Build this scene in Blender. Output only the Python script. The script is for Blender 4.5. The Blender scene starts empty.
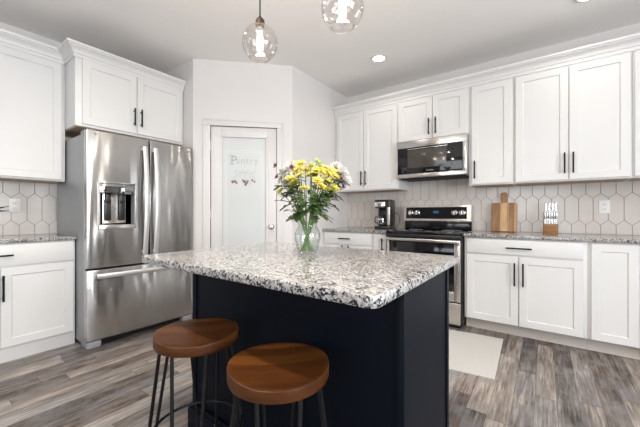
import bpy, bmesh, math, random
from mathutils import Vector, Matrix

random.seed(7)
sc = bpy.context.scene
col = sc.collection

# ------------------------------------------------------------------ camera
EYE = 1.105
YAW = math.atan(225 / 308.0)
cam_d = bpy.data.cameras.new('camera')
cam_d.sensor_width = 36.0
cam_d.lens = 308.0 / 640.0 * 36.0
cam_d.clip_start = 0.05
cam = bpy.data.objects.new('camera', cam_d)
cam.location = (0, 0, EYE)
cam.rotation_euler = (math.radians(90), 0, YAW)
col.objects.link(cam)
sc.camera = cam

# ------------------------------------------------------------------ world, exposure, large lights
world = bpy.data.worlds.new('daylight')
sc.world = world
world.use_nodes = True
bg = world.node_tree.nodes['Background']
bg.inputs[0].default_value = (0.80, 0.90, 1.0, 1)
bg.inputs[1].default_value = 1.0
sc.view_settings.view_transform = 'Standard'
sc.view_settings.look = 'None'
sc.view_settings.gamma = 1.0
sc.view_settings.use_curve_mapping = False
sc.view_settings.exposure = 0.03


def area(name, loc, rot, sx, sy, power, color, spread=180):
    l = bpy.data.lights.new(name, 'AREA')
    l.shape = 'RECTANGLE'
    l.size, l.size_y = sx, sy
    l.energy = power
    l.color = color
    l.spread = math.radians(spread)
    o = bpy.data.objects.new(name, l)
    o.location = loc
    o.rotation_euler = rot
    col.objects.link(o)
    return o


R90 = math.radians(90)
# daylight through the windows in the right wall and through the glazed door behind the camera, tilted up to brighten the ceiling
area('window_daylight', (3.27, -0.85, 1.55), (0, R90 + 0.25, 0), 1.5, 1.15, 112, (0.88, 0.94, 1.0))
area('window_daylight', (3.27, 0.75, 1.55), (0, R90 + 0.25, 0), 1.5, 1.15, 112, (0.88, 0.94, 1.0))
area('window_daylight', (-0.6, -3.57, 1.15), (R90 + 0.55, 0, 0), 2.3, 2.0, 62, (0.93, 0.96, 1.0))
area('window_daylight', (2.15, 3.87, 1.1), (-R90, 0, 0), 1.15, 2.0, 40, (0.90, 0.95, 1.0))

CAN_POWER = 12
PENDANT_POWER = 15


# ------------------------------------------------------------------ mesh helpers
class MB:
    def __init__(self):
        self.v, self.f, self.m = [], [], []
        self.mat = 0

    def add(self, vs, fs):
        b = len(self.v)
        self.v += [tuple(p) for p in vs]
        for f in fs:
            self.f.append(tuple(i + b for i in f))
            self.m.append(self.mat)
        return self

    def box(self, x0, y0, z0, x1, y1, z1, bev=0.0, seg=2):
        if x0 > x1: x0, x1 = x1, x0
        if y0 > y1: y0, y1 = y1, y0
        if z0 > z1: z0, z1 = z1, z0
        bm = bmesh.new()
        bmesh.ops.create_cube(bm, size=1.0)
        for p in bm.verts:
            p.co = Vector(((x0 + x1) / 2 + p.co.x * (x1 - x0), (y0 + y1) / 2 + p.co.y * (y1 - y0), (z0 + z1) / 2 + p.co.z * (z1 - z0)))
        if bev > 0:
            bmesh.ops.bevel(bm, geom=list(bm.edges), offset=bev, segments=seg, profile=0.5, affect='EDGES')
        return self.bm(bm)

    def bm(self, bm, M=None):
        bm.verts.index_update()
        vs = [(M @ p.co) if M else p.co for p in bm.verts]
        self.add(vs, [[p.index for p in f.verts] for f in bm.faces])
        bm.free()
        return self

    def tube(self, pts, r, n=10, caps=True):
        pts = [Vector(p) for p in pts]
        rs = r if isinstance(r, (list, tuple)) else [r] * len(pts)
        vs, fs = [], []
        t0 = (pts[1] - pts[0]).normalized()
        up = Vector((0, 0, 1)) if abs(t0.z) < 0.9 else Vector((1, 0, 0))
        a = t0.cross(up).normalized()
        for i, p in enumerate(pts):
            if i == 0: t = pts[1] - pts[0]
            elif i == len(pts) - 1: t = pts[-1] - pts[-2]
            else: t = pts[i + 1] - pts[i - 1]
            t.normalize()
            a = (a - t * a.dot(t)).normalized()
            b = t.cross(a)
            for k in range(n):
                w = 2 * math.pi * k / n
                vs.append(p + (a * math.cos(w) + b * math.sin(w)) * rs[i])
        for i in range(len(pts) - 1):
            for k in range(n):
                k2 = (k + 1) % n
                fs.append((i * n + k, i * n + k2, (i + 1) * n + k2, (i + 1) * n + k))
        if caps:
            fs.append(tuple(range(n))[::-1])
            fs.append(tuple((len(pts) - 1) * n + k for k in range(n)))
        return self.add(vs, fs)

    def lathe(self, prof, c=(0, 0, 0), n=32, axis='z', closed=False):
        """prof: list of (r, h); revolve about an axis through c"""
        vs, fs = [], []
        for r, h in prof:
            for k in range(n):
                w = 2 * math.pi * k / n
                p = (r * math.cos(w), r * math.sin(w), h)
                if axis == 'y': p = (p[0], -p[2], p[1])
                if axis == 'x': p = (p[2], p[0], p[1])
                vs.append((p[0] + c[0], p[1] + c[1], p[2] + c[2]))
        L = len(prof)
        for i in range(L if closed else L - 1):
            j = (i + 1) % L
            for k in range(n):
                k2 = (k + 1) % n
                fs.append((i * n + k, i * n + k2, j * n + k2, j * n + k))
        if not closed:
            if prof[0][0] > 1e-6: fs.append(tuple(range(n))[::-1])
            if prof[-1][0] > 1e-6: fs.append(tuple((L - 1) * n + k for k in range(n)))
        return self.add(vs, fs)

    def prism(self, poly, z0, z1):
        n = len(poly)
        vs = [(x, y, z0) for x, y in poly] + [(x, y, z1) for x, y in poly]
        fs = [tuple(range(n))[::-1], tuple(range(n, 2 * n))]
        for i in range(n):
            j = (i + 1) % n
            fs.append((i, j, n + j, n + i))
        return self.add(vs, fs)

    def move(self, M):
        self.v = [tuple(M @ Vector(p)) for p in self.v]
        return self


def world_of(o):
    M = o.matrix_basis.copy()
    while o.parent:
        o = o.parent
        M = o.matrix_basis @ M
    return M


def part(name, mb, mats, parent=None, local=False, smooth=True, angle=35, label=None):
    me = bpy.data.meshes.new(name)
    vs = mb.v
    if parent is not None and not local:
        I = world_of(parent).inverted()
        vs = [tuple(I @ Vector(p)) for p in vs]
    me.from_pydata(vs, [], mb.f)
    mats = mats if isinstance(mats, (list, tuple)) else [mats]
    for m in mats: me.materials.append(m)
    me.polygons.foreach_set('material_index', mb.m)
    bm = bmesh.new()
    bm.from_mesh(me)
    bmesh.ops.remove_doubles(bm, verts=bm.verts, dist=1e-6)
    bmesh.ops.recalc_face_normals(bm, faces=bm.faces)
    bm.to_mesh(me)
    bm.free()
    if smooth:
        me.polygons.foreach_set('use_smooth', [True] * len(me.polygons))
        me.set_sharp_from_angle(angle=math.radians(angle))
    o = bpy.data.objects.new(name, me)
    col.objects.link(o)
    if parent is not None: o.parent = parent
    if label: o['label'] = label
    return o


def tag(o, label, cat, group=None, kind=None):
    o['label'] = label
    o['category'] = cat
    if group: o['group'] = group
    if kind: o['kind'] = kind
    return o


def thing(name, label, cat, loc=(0, 0, 0), rotz=0.0, group=None):
    o = bpy.data.objects.new(name, None)
    o.empty_display_size = 0.05
    o.location = loc
    o.rotation_euler = (0, 0, rotz)
    col.objects.link(o)
    return tag(o, label, cat, group)


def struct(name, mb, mat, label, cat, smooth=True):
    return tag(part(name, mb, mat, smooth=smooth), label, cat, kind='structure')


# ------------------------------------------------------------------ materials
class NT:
    def __init__(self, name):
        self.mat = bpy.data.materials.new(name)
        self.mat.use_nodes = True
        self.t = self.mat.node_tree
        self.b = self.t.nodes['Principled BSDF']

    def n(self, typ, **kw):
        nd = self.t.nodes.new(typ)
        for k, v in kw.items():
            if k.startswith('i_'):
                key = k[2:]
                nd.inputs[int(key) if key.isdigit() else key].default_value = v
            else:
                setattr(nd, k, v)
        return nd

    def l(self, a, b):
        self.t.links.new(a, b)

    def math(self, op, a, b=None):
        nd = self.t.nodes.new('ShaderNodeMath')
        nd.operation = op
        for i, x in enumerate((a, b)):
            if x is None: continue
            if isinstance(x, (int, float)): nd.inputs[i].default_value = x
            else: self.l(x, nd.inputs[i])
        return nd.outputs[0]

    def ramp(self, fac, stops, interp='LINEAR'):
        nd = self.t.nodes.new('ShaderNodeValToRGB')
        cr = nd.color_ramp
        cr.interpolation = interp
        while len(cr.elements) < len(stops): cr.elements.new(0.5)
        for e, (p, c) in zip(cr.elements, stops):
            e.position = p
            e.color = (*c, 1) if len(c) == 3 else c
        self.l(fac, nd.inputs[0])
        return nd.outputs[0]

    def mix(self, typ, fac, a, b):
        nd = self.t.nodes.new('ShaderNodeMix')
        nd.data_type = 'RGBA'
        nd.blend_type = typ
        for sock, x in ((nd.inputs[0], fac), (nd.inputs[6], a), (nd.inputs[7], b)):
            if isinstance(x, (int, float)): sock.default_value = x
            elif isinstance(x, tuple): sock.default_value = (*x, 1)
            else: self.l(x, sock)
        return nd.outputs[2]

    def coords(self, scale=(1, 1, 1), kind='Object', rot=(0, 0, 0)):
        tc = self.n('ShaderNodeTexCoord')
        mp = self.n('ShaderNodeMapping')
        mp.inputs['Scale'].default_value = scale
        mp.inputs['Rotation'].default_value = rot
        self.l(tc.outputs[kind], mp.inputs[0])
        return mp.outputs[0]

    def noise(self, vec, scale, detail=3, rough=0.5, out=0):
        nd = self.n('ShaderNodeTexNoise')
        nd.inputs['Scale'].default_value = scale
        nd.inputs['Detail'].default_value = detail
        nd.inputs['Roughness'].default_value = rough
        self.l(vec, nd.inputs['Vector'])
        return nd.outputs[out]

    def bump(self, h, strength=0.2, dist=0.002):
        nd = self.n('ShaderNodeBump')
        nd.inputs['Strength'].default_value = strength
        nd.inputs['Distance'].default_value = dist
        self.l(h, nd.inputs['Height'])
        self.l(nd.outputs[0], self.b.inputs['Normal'])

    def set(self, **kw):
        for k, v in kw.items():
            s = self.b.inputs[k.replace('_', ' ')]
            if isinstance(v, (int, float)): s.default_value = v
            elif isinstance(v, tuple): s.default_value = (*v, 1)
            else: self.l(v, s)
        return self


def paint(name, c, rough=0.5, var=0.03, bump=0.05, bscale=180):
    m = NT(name)
    co = m.coords()
    n = m.noise(co, 3.0, 2)
    c2 = tuple(x * (1 - var) for x in c)
    m.set(Base_Color=m.ramp(n, [(0.3, c2), (0.7, c)]), Roughness=rough)
    if bump: m.bump(m.noise(co, bscale, 2), bump, 0.001)
    return m.mat


def plain(name, c, rough=0.5, metal=0.0, **kw):
    m = NT(name)
    co = m.coords()
    n = m.noise(co, 12.0, 2)
    m.set(Base_Color=m.ramp(n, [(0.2, tuple(x * 0.93 for x in c)), (0.8, c)]), Roughness=rough, Metallic=metal, **kw)
    return m.mat


M_wall = paint('wall_paint', (0.69, 0.665, 0.648), 0.75, 0.02, 0.08, 120)
M_wall2 = paint('darkened_unseen_wall_paint', (0.33, 0.31, 0.29), 0.8, 0.02, 0.08, 120)  # greige for the unseen walls, darkened to give the steel reflections more contrast
M_ceil = paint('ceiling_paint', (0.88, 0.855, 0.835), 0.85, 0.02, 0.12, 90)
M_cab = paint('cabinet_paint', (0.68, 0.67, 0.657), 0.38, 0.01, 0.02, 60)
M_trim = paint('trim_paint', (0.66, 0.64, 0.63), 0.42, 0.01, 0.02, 60)
M_toe = paint('toe_kick_paint', (0.56, 0.50, 0.44), 0.55)
M_under = paint('raw_birch', (0.52, 0.38, 0.24), 0.6, 0.15)
M_navy = paint('navy_paint', (0.0020, 0.0040, 0.0085), 0.48, 0.05, 0.03, 50)
M_navy.node_tree.nodes['Principled BSDF'].inputs['Specular IOR Level'].default_value = 0.10
M_black = plain('black_satin_metal', (0.007, 0.007, 0.007), 0.40, 0.0)
M_black.node_tree.nodes['Principled BSDF'].inputs['Specular IOR Level'].default_value = 0.2
M_blackpl = plain('black_plastic', (0.012, 0.012, 0.012), 0.35)
M_darkgap = plain('dark_rubber', (0.01, 0.01, 0.01), 0.7)
M_gloss = plain('black_glass', (0.006, 0.006, 0.007), 0.06)
M_pullw = plain('satin_light_metal', (0.70, 0.69, 0.68), 0.42, 0.85)
M_mirror = plain('dark_mirror_plastic', (0.30, 0.31, 0.31), 0.05, 1.0)
M_chrome = plain('chrome', (0.78, 0.77, 0.76), 0.14, 1.0)
M_whitepl = plain('white_plastic', (0.74, 0.73, 0.72), 0.35)
M_greymet = plain('grey_appliance_side', (0.34, 0.35, 0.36), 0.42, 0.35)
M_greypl = plain('grey_plastic', (0.30, 0.30, 0.31), 0.45)


def steel(name, base=(0.52, 0.51, 0.50), rough=0.25, wav=0.10):
    m = NT(name)
    co = m.coords((1, 1, 1))
    cs = m.coords((3, 3, 260))
    g = m.noise(cs, 6.0, 2)
    m.set(Base_Color=m.ramp(g, [(0.3, tuple(x * 0.93 for x in base)), (0.7, base)]), Metallic=1.0,
          Roughness=m.math('ADD', m.math('MULTIPLY', g, 0.06), rough - 0.03))
    tg = m.n('ShaderNodeTangent', direction_type='RADIAL', axis='Z')
    m.l(tg.outputs[0], m.b.inputs['Tangent'])
    m.b.inputs['Anisotropic'].default_value = 0.9
    m.b.inputs['Anisotropic Rotation'].default_value = 0.25
    m.bump(m.noise(m.coords((1, 1, 0.20)), 8.5, 1), wav, 0.03)
    return m.mat


M_steel = steel('brushed_steel', wav=0.42)
M_steel2 = steel('brushed_steel_warm', (0.66, 0.63, 0.60), 0.28, 0.04)


def granite():
    m = NT('granite')
    co = m.coords()
    wob = m.n('ShaderNodeMixRGB', blend_type='ADD')
    wob.inputs[0].default_value = 0.009
    m.l(co, wob.inputs[1])
    m.l(m.noise(co, 120, 2, out=1), wob.inputs[2])
    vec = wob.outputs[0]

    def cells(scale):
        v = m.n('ShaderNodeTexVoronoi')
        v.inputs['Scale'].default_value = scale
        m.l(vec, v.inputs['Vector'])
        s = m.n('ShaderNodeSeparateColor')
        m.l(v.outputs['Color'], s.inputs[0])
        return s.outputs[0], s.outputs[1]
    a, a2 = cells(150)
    b, b2 = cells(158)
    patch = m.noise(co, 20, 3, 0.6)
    base = m.ramp(a, [(0.0, (0.42, 0.41, 0.395)), (0.30, (0.345, 0.33, 0.315)), (0.55, (0.46, 0.45, 0.44)), (0.78, (0.27, 0.26, 0.25)), (0.90, (0.385, 0.355, 0.325))], 'CONSTANT')
    # dark crystals gather where the patch noise is high
    dk = m.math('GREATER_THAN', m.math('ADD', b, m.math('MULTIPLY', patch, 0.9)), 1.20)
    gy = m.math('GREATER_THAN', m.math('ADD', a2, m.math('MULTIPLY', patch, 0.8)), 1.15)
    c = m.mix('MIX', gy, base, (0.19, 0.185, 0.185))
    c = m.mix('MIX', dk, c, (0.022, 0.021, 0.023))
    m.set(Base_Color=c, Roughness=0.13)
    m.b.inputs['Specular IOR Level'].default_value = 0.7
    return m.mat


M_granite = granite()


def planks():
    m = NT('weathered_plank_floor')
    tc = m.n('ShaderNodeTexCoord')
    s = m.n('ShaderNodeSeparateXYZ')
    m.l(tc.outputs['Object'], s.inputs[0])
    W, L = 0.105, 0.90
    rx = m.math('DIVIDE', m.math('ADD', s.outputs[0], 50.03), W)
    row = m.math('FLOOR', rx)
    wn = m.n('ShaderNodeTexWhiteNoise', noise_dimensions='1D')
    m.l(row, wn.inputs['W'])
    ry = m.math('DIVIDE', m.math('ADD', m.math('ADD', s.outputs[1], 50.0), m.math('MULTIPLY', wn.outputs[0], L)), L)
    cl = m.math('FLOOR', ry)
    cmb = m.n('ShaderNodeCombineXYZ')
    m.l(row, cmb.inputs[0])
    m.l(cl, cmb.inputs[1])
    wn2 = m.n('ShaderNodeTexWhiteNoise', noise_dimensions='3D')
    m.l(cmb.outputs[0], wn2.inputs['Vector'])
    rnd = wn2.outputs[0]
    # grain, offset for every plank
    off = m.n('ShaderNodeVectorMath', operation='MULTIPLY_ADD')
    m.l(wn2.outputs[1], off.inputs[0])
    off.inputs[1].default_value = (9, 9, 9)
    m.l(tc.outputs['Object'], off.inputs[2])

    def stretched(sc_, scale, detail, rough):
        mp = m.n('ShaderNodeMapping')
        mp.inputs['Scale'].default_value = sc_
        m.l(off.outputs[0], mp.inputs[0])
        return m.noise(mp.outputs[0], scale, detail, rough)
    fine = stretched((30, 1.6, 1), 3.0, 5, 0.65)
    broad = stretched((8, 1.5, 1), 1.4, 4, 0.6)
    smudge = stretched((2.6, 2.0, 1), 3.0, 4, 0.65)
    tone = m.math('ADD', m.math('MULTIPLY', rnd, 0.33), m.math('ADD', m.math('MULTIPLY', broad, 0.85), m.math('SUBTRACT', m.math('MULTIPLY', fine, 0.95), 0.495)))
    c = m.ramp(tone, [(0.32, (0.032, 0.023, 0.018)), (0.48, (0.110, 0.082, 0.064)), (0.62, (0.215, 0.175, 0.145)), (0.82, (0.42, 0.365, 0.315))])
    c = m.mix('MIX', m.ramp(smudge, [(0.42, (0, 0, 0)), (0.68, (0.75, 0.75, 0.75))]), c, (0.20, 0.185, 0.18))
    sep = m.n('ShaderNodeSeparateColor')
    m.l(wn2.outputs[1], sep.inputs[0])
    c = m.mix('MULTIPLY', m.ramp(sep.outputs[1], [(0.45, (0, 0, 0)), (0.75, (0.8, 0.8, 0.8))]), c, (0.88, 0.97, 1.08))
    fx = m.math('FRACT', rx)
    fy = m.math('FRACT', ry)
    gx = m.math('LESS_THAN', fx, 0.016)
    gy = m.math('LESS_THAN', fy, 0.0025)
    gap = m.math('MAXIMUM', gx, gy)
    c = m.mix('MIX', gap, c, (0.045, 0.035, 0.03))
    m.set(Base_Color=c, Roughness=m.math('ADD', m.math('MULTIPLY', fine, 0.2), 0.30))
    m.bump(m.math('SUBTRACT', fine, gap), 0.12, 0.002)
    return m.mat


M_floor = planks()


def wood(name, dark, light, axis=0, scale=1.0, rough=0.35, streak=14, stave=0.0):
    m = NT(name)
    sc_ = [streak, streak, streak]
    sc_[axis] = 1.2
    co = m.coords(tuple(sc_))
    n = m.noise(co, 2.2 * scale, 5, 0.6)
    if stave:
        tc = m.n('ShaderNodeTexCoord')
        s = m.n('ShaderNodeSeparateXYZ')
        m.l(tc.outputs['Object'], s.inputs[0])
        k = m.math('FLOOR', m.math('DIVIDE', s.outputs[1 if axis == 0 else 0], stave))
        wn = m.n('ShaderNodeTexWhiteNoise', noise_dimensions='1D')
        m.l(k, wn.inputs['W'])
        n = m.math('ADD', m.math('MULTIPLY', n, 0.6), m.math('MULTIPLY', wn.outputs[0], 0.4))
    m.set(Base_Color=m.ramp(n, [(0.28, dark), (0.72, light)]), Roughness=rough)
    m.bump(n, 0.05, 0.001)
    return m.mat


M_seat = wood('walnut_stain_seat', (0.055, 0.017, 0.004), (0.185, 0.063, 0.013), 0, 1.0, 0.36, 9, 0.055)
M_seat.node_tree.nodes['Principled BSDF'].inputs['Specular IOR Level'].default_value = 0.22
M_board = wood('acacia_board', (0.20, 0.092, 0.032), (0.50, 0.29, 0.125), 2, 1.0, 0.45, 12, 0.045)
M_boardh = wood('acacia_handle', (0.20, 0.09, 0.032), (0.40, 0.20, 0.085), 2, 1.0, 0.45, 12)
M_block = wood('acacia_block', (0.20, 0.08, 0.022), (0.36, 0.165, 0.05), 0, 1.0, 0.45, 10)


def tile_mat(name, c):
    m = NT(name)
    co = m.coords()
    m.set(Base_Color=m.ramp(m.noise(co, 6, 2), [(0.3, tuple(x * 0.94 for x in c)), (0.7, c)]), Roughness=0.16)
    m.bump(m.noise(co, 14, 1), 0.06, 0.004)
    return m.mat


M_tile = tile_mat('glazed_picket_tile', (0.60, 0.556, 0.518))
M_grout = paint('grout', (0.36, 0.30, 0.25), 0.85, 0.1)


def glass(name, c=(1, 1, 1), rough=0.0, ior=1.45):
    m = NT(name)
    m.set(Base_Color=c, Roughness=rough)
    m.b.inputs['Transmission Weight'].default_value = 1.0
    m.b.inputs['IOR'].default_value = ior
    return m.mat


def thin_glass(name, tint=(0.97, 0.96, 0.95), edge=0.5, bubbles=True, haze=0.0):
    """thin blown glass: mostly see-through, brighter reflections at grazing angles, small seeds"""
    m = NT(name)
    t = m.t
    out = t.nodes['Material Output']
    tr = m.n('ShaderNodeBsdfTransparent')
    tr.inputs[0].default_value = (*tint, 1)
    gl = m.n('ShaderNodeBsdfGlossy')
    gl.inputs['Roughness'].default_value = 0.03
    fr = m.n('ShaderNodeLayerWeight')
    fr.inputs[0].default_value = edge
    f = fr.outputs['Facing']
    f = m.math('ADD', m.math('MULTIPLY', m.math('POWER', f, 2.5), 0.6), 0.05)
    if bubbles:
        co = m.coords()
        v = m.n('ShaderNodeTexVoronoi')
        v.inputs['Scale'].default_value = 75
        m.l(co, v.inputs['Vector'])
        f = m.math('ADD', f, m.math('MULTIPLY', m.math('LESS_THAN', v.outputs['Distance'], 0.14), 0.35))
    mx = m.n('ShaderNodeMixShader')
    m.l(f, mx.inputs[0])
    if haze:
        tl = m.n('ShaderNodeBsdfTranslucent')
        tl.inputs[0].default_value = (0.9, 0.88, 0.85, 1)
        hz = m.n('ShaderNodeMixShader')
        hz.inputs[0].default_value = haze
        m.l(tr.outputs[0], hz.inputs[1])
        m.l(tl.outputs[0], hz.inputs[2])
        tr = hz
    m.l(tr.outputs[0], mx.inputs[1])
    m.l(gl.outputs[0], mx.inputs[2])
    m.l(mx.outputs[0], out.inputs[0])
    return m.mat


M_globe = thin_glass('seeded_globe_glass', haze=0.0)
M_vase = thin_glass('clear_vase_glass', (0.93, 0.95, 0.94), 0.5, False)
M_acrylic = thin_glass('clear_acrylic', (0.92, 0.93, 0.93), 0.4, False)
M_frost = paint('frosted_glass', (0.605, 0.63, 0.622), 0.30, 0.03, 0.15, 350)
M_etch = paint('etched_glass_line', (0.70, 0.72, 0.715), 0.5, 0.02)
M_etchd = paint('clear_cut_letter', (0.40, 0.405, 0.41), 0.3, 0.05)
M_artpink = paint('etched_fruit_pink', (0.24, 0.145, 0.14), 0.4, 0.1)
M_artgrey = paint('etched_grey', (0.47, 0.495, 0.495), 0.4, 0.1)


def emit(name, c, s):
    m = NT(name)
    m.set(Base_Color=c, Roughness=0.4)
    co = m.coords()
    n = m.noise(co, 20, 1)
    m.b.inputs['Emission Color'].default_value = (*c, 1)
    m.l(m.math('ADD', m.math('MULTIPLY', n, s * 0.1), s * 0.95), m.b.inputs['Emission Strength'])
    return m.mat


M_bulb = emit('glowing_bulb', (1.0, 0.86, 0.66), 9.0)
M_can = emit('can_light_lens', (1.0, 0.96, 0.9), 9.0)
M_display = emit('blue_display', (0.02, 0.07, 0.16), 0.25)
M_yellow = plain('yellow_petal', (0.60, 0.51, 0.075), 0.55)
M_yellowc = plain('yellow_green_centre', (0.36, 0.34, 0.02), 0.7)
M_white = plain('white_petal', (0.72, 0.70, 0.68), 0.55)
M_maroon = plain('maroon_petal', (0.16, 0.02, 0.06), 0.55)
M_leaf = plain('chrysanthemum_leaf', (0.070, 0.125, 0.032), 0.5)
M_stem = plain('green_stem', (0.19, 0.29, 0.085), 0.5)
M_bud = plain('lime_bud', (0.28, 0.46, 0.04), 0.5)


def woven():
    m = NT('woven_cotton')
    co = m.coords()
    w = m.n('ShaderNodeTexWave', wave_type='BANDS', bands_direction='X')
    w.inputs['Scale'].default_value = 45
    w.inputs['Distortion'].default_value = 1.5
    m.l(co, w.inputs['Vector'])
    w2 = m.n('ShaderNodeTexWave', wave_type='BANDS', bands_direction='Y')
    w2.inputs['Scale'].default_value = 45
    w2.inputs['Distortion'].default_value = 1.5
    m.l(co, w2.inputs['Vector'])
    h = m.math('MULTIPLY', w.outputs[1], w2.outputs[1])
    m.set(Base_Color=m.ramp(h, [(0.0, (0.52, 0.505, 0.47)), (0.6, (0.68, 0.665, 0.635))]), Roughness=0.9)
    m.bump(h, 0.6, 0.003)
    return m.mat


M_rug = woven()

# ------------------------------------------------------------------ room shell
XL, XR, YB, YF, ZC = -3.80, 3.20, 3.80, -3.50, 2.762
P0 = Vector((-3.04, 1.86))
P1 = Vector((-2.29, 2.61))
T = 0.12

struct('floor', MB().box(XL - T, YF - T, -0.06, XR + T, YB + T, 0.0), M_floor, 'grey brown weathered wood plank floor', 'floor')
struct('ceiling', MB().box(XL - T, YF - T, ZC, XR + T, YB + T, ZC + 0.1), M_ceil, 'pale off white painted ceiling', 'ceiling')
struct('wall_left', MB().box(XL - T, YF - T, 0, XL, YB + T, ZC), M_wall, 'pale wall behind the refrigerator', 'wall')


def holed_wall(name, axis, at, thick, a0, a1, holes, label, mat=None):
    """a wall with rectangular openings [(u0,u1,z0,z1)]"""
    mb = MB()

    def bx(u0, u1, z0, z1):
        if u1 - u0 < 1e-4 or z1 - z0 < 1e-4: return
        if axis == 'x': mb.box(at, u0, z0, at + thick, u1, z1)
        else: mb.box(u0, at, z0, u1, at + thick, z1)
    cur = a0
    for u0, u1, z0, z1 in sorted(holes):
        bx(cur, u0, 0, ZC)
        bx(u0, u1, 0, z0)
        bx(u0, u1, z1, ZC)
        cur = u1
    bx(cur, a1, 0, ZC)
    return struct(name, mb, mat or M_wall2, label, 'wall')


holed_wall('wall_right', 'x', XR, T, YF - T, YB, [(-1.40, -0.30, 0.80, 2.30), (0.20, 1.30, 0.80, 2.30)], 'wall with two windows to the right of the camera')
holed_wall('wall_front', 'y', YF, -T, XL, XR, [(-1.7, 0.5, 0.02, 2.15)], 'wall with glazed patio door behind the camera')

holed_wall('wall_back', 'y', YB, T, XL, XR + T, [(1.55, 2.75, 0.05, 2.15)], 'pale wall behind the range and right hand cabinets', M_wall)


def window(name, axis, at, u0, u1, z0, z1, nu, nz, label):
    mb = MB()

    def bx(a0, a1, b0, b1, d=0.03):
        if axis == 'x': mb.box(at - d, a0, b0, at + d, a1, b1, 0.004)
        else: mb.box(a0, at - d, b0, a1, at + d, b1, 0.004)
    w = 0.05
    bx(u0, u0 + w, z0, z1); bx(u1 - w, u1, z0, z1)
    bx(u0, u1, z0, z0 + w); bx(u0, u1, z1 - w, z1)
    for i in range(1, nu):
        u = u0 + (u1 - u0) * i / nu
        bx(u - 0.02, u + 0.02, z0, z1, 0.02)
    for i in range(1, nz):
        z = z0 + (z1 - z0) * i / nz
        bx(u0, u1, z - 0.02, z + 0.02, 0.02)
    return struct(name, mb, M_trim, label, 'window')


window('window_1', 'x', XR + 0.03, -1.40, -0.30, 0.80, 2.30, 1, 2, 'white sash window in the right wall nearer the camera')
window('window_2', 'x', XR + 0.03, 0.20, 1.30, 0.80, 2.30, 1, 2, 'white sash window in the right wall nearer the cabinets')
window('window_3', 'y', YF - 0.03, -1.7, 0.5, 0.02, 2.15, 2, 1, 'glazed sliding door behind the camera')

window('window_4', 'y', YB + 0.03, 1.55, 2.75, 0.05, 2.15, 3, 1, 'tall glazed door in the back wall beyond the cabinets')

# pantry in the corner: short side walls and the angled wall with its door
struct('wall_pantry_left', MB().prism([(XL, 1.86), (P0.x, 1.86), (P0.x - 0.05, 1.86 + T), (XL, 1.86 + T)], 0, ZC), M_wall, 'short pantry wall beside the refrigerator', 'wall')
struct('wall_pantry_right', MB().prism([(P1.x, P1.y), (P1.x, YB), (P1.x - T, YB), (P1.x - T, P1.y + 0.05)], 0, ZC), M_wall, 'pale pantry wall between the pantry door and corner cabinets', 'wall')

DROT = math.radians(45)
DM = Matrix.Translation((P0.x, P0.y, 0)) @ Matrix.Rotation(DROT, 4, 'Z')
LEN = (P1 - P0).length
D0, D1, DZ = 0.176, 0.890, 2.056
w = MB()
w.box(0, 0, 0, D0 - 0.01, T, ZC); w.box(D1 + 0.01, 0, 0, LEN, T, ZC); w.box(D0 - 0.01, 0, DZ + 0.01, D1 + 0.01, T, ZC)
struct('wall_pantry', w.move(DM), M_wall, 'angled pale wall holding the pantry door', 'wall')

# casing (two legs and a head, stepped profile)
w = MB()
for a, b in ((D0 - 0.070, D0 + 0.002), (D1 - 0.002, D1 + 0.070)):
    w.box(a, -0.016, 0, b, 0.0, DZ - 0.0025, 0.003)
w.box(D0 - 0.070, -0.016, DZ - 0.002, D1 + 0.070, 0.0, DZ + 0.070, 0.003)
w.box(D0 - 0.0722, -0.0222, 0, D0 - 0.052, 0, DZ + 0.053, 0.004); w.box(D1 + 0.052, -0.0222, 0, D1 + 0.0722, 0, DZ + 0.053, 0.004)
w.box(D0 - 0.072, -0.022, DZ + 0.052, D1 + 0.072, 0, DZ + 0.072, 0.004)
struct('trim_1', w.move(DM), M_trim, 'white moulded casing around the pantry door', 'door casing')
w = MB()
w.box(0.0, -0.014, 0, D0 - 0.073, 0, 0.10, 0.003); w.box(D1 + 0.073, -0.014, 0, LEN, 0, 0.10, 0.003)
struct('baseboard_pantry', w.move(DM), M_trim, 'white baseboard at the foot of the pantry wall', 'baseboard')


def shaker(mb, x0, x1, z0, z1, yb, yf, rail=0.057, rec=0.008, ch=0.006):
    """door slab facing -y from yb (back) to yf (front) with a recessed flat panel"""
    e = 0.002
    A = [(x0, z0), (x1, z0), (x1, z1), (x0, z1)]
    def ring(d, y): return [(x0 + d, y, z0 + d), (x1 - d, y, z0 + d), (x1 - d, y, z1 - d), (x0 + d, y, z1 - d)]
    rings = [ring(0, yb), ring(0, yf + e), ring(e, yf), ring(rail, yf), ring(rail + ch * 0.35, yf + rec * 0.4), ring(rail + ch, yf + rec)]
    vs = [p for r in rings for p in r]
    fs = [(3, 2, 1, 0)]
    for i in range(len(rings) - 1):
        for k in range(4):
            k2 = (k + 1) % 4
            fs.append((i * 4 + k, i * 4 + k2, (i + 1) * 4 + k2, (i + 1) * 4 + k))
    b = (len(rings) - 1) * 4
    fs.append((b, b + 1, b + 2, b + 3))
    return mb.add(vs, fs)


def bar_handle(cx, cz, y, length, vertical=True, r=0.0068, stand=0.03):
    mb = MB()
    h = length / 2
    yy = y - stand
    if vertical:
        mb.tube([(cx, yy, cz - h), (cx, yy, cz + h)], r, 10)
        for s in (-1, 1): mb.tube([(cx, y, cz + s * (h - 0.025)), (cx, yy, cz + s * (h - 0.025))], r * 0.85, 8)
    else:
        mb.tube([(cx - h, yy, cz), (cx + h, yy, cz)], r, 10)
        for s in (-1, 1): mb.tube([(cx + s * (h - 0.025), y, cz), (cx + s * (h - 0.025), yy, cz)], r * 0.85, 8)
    return mb


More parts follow.
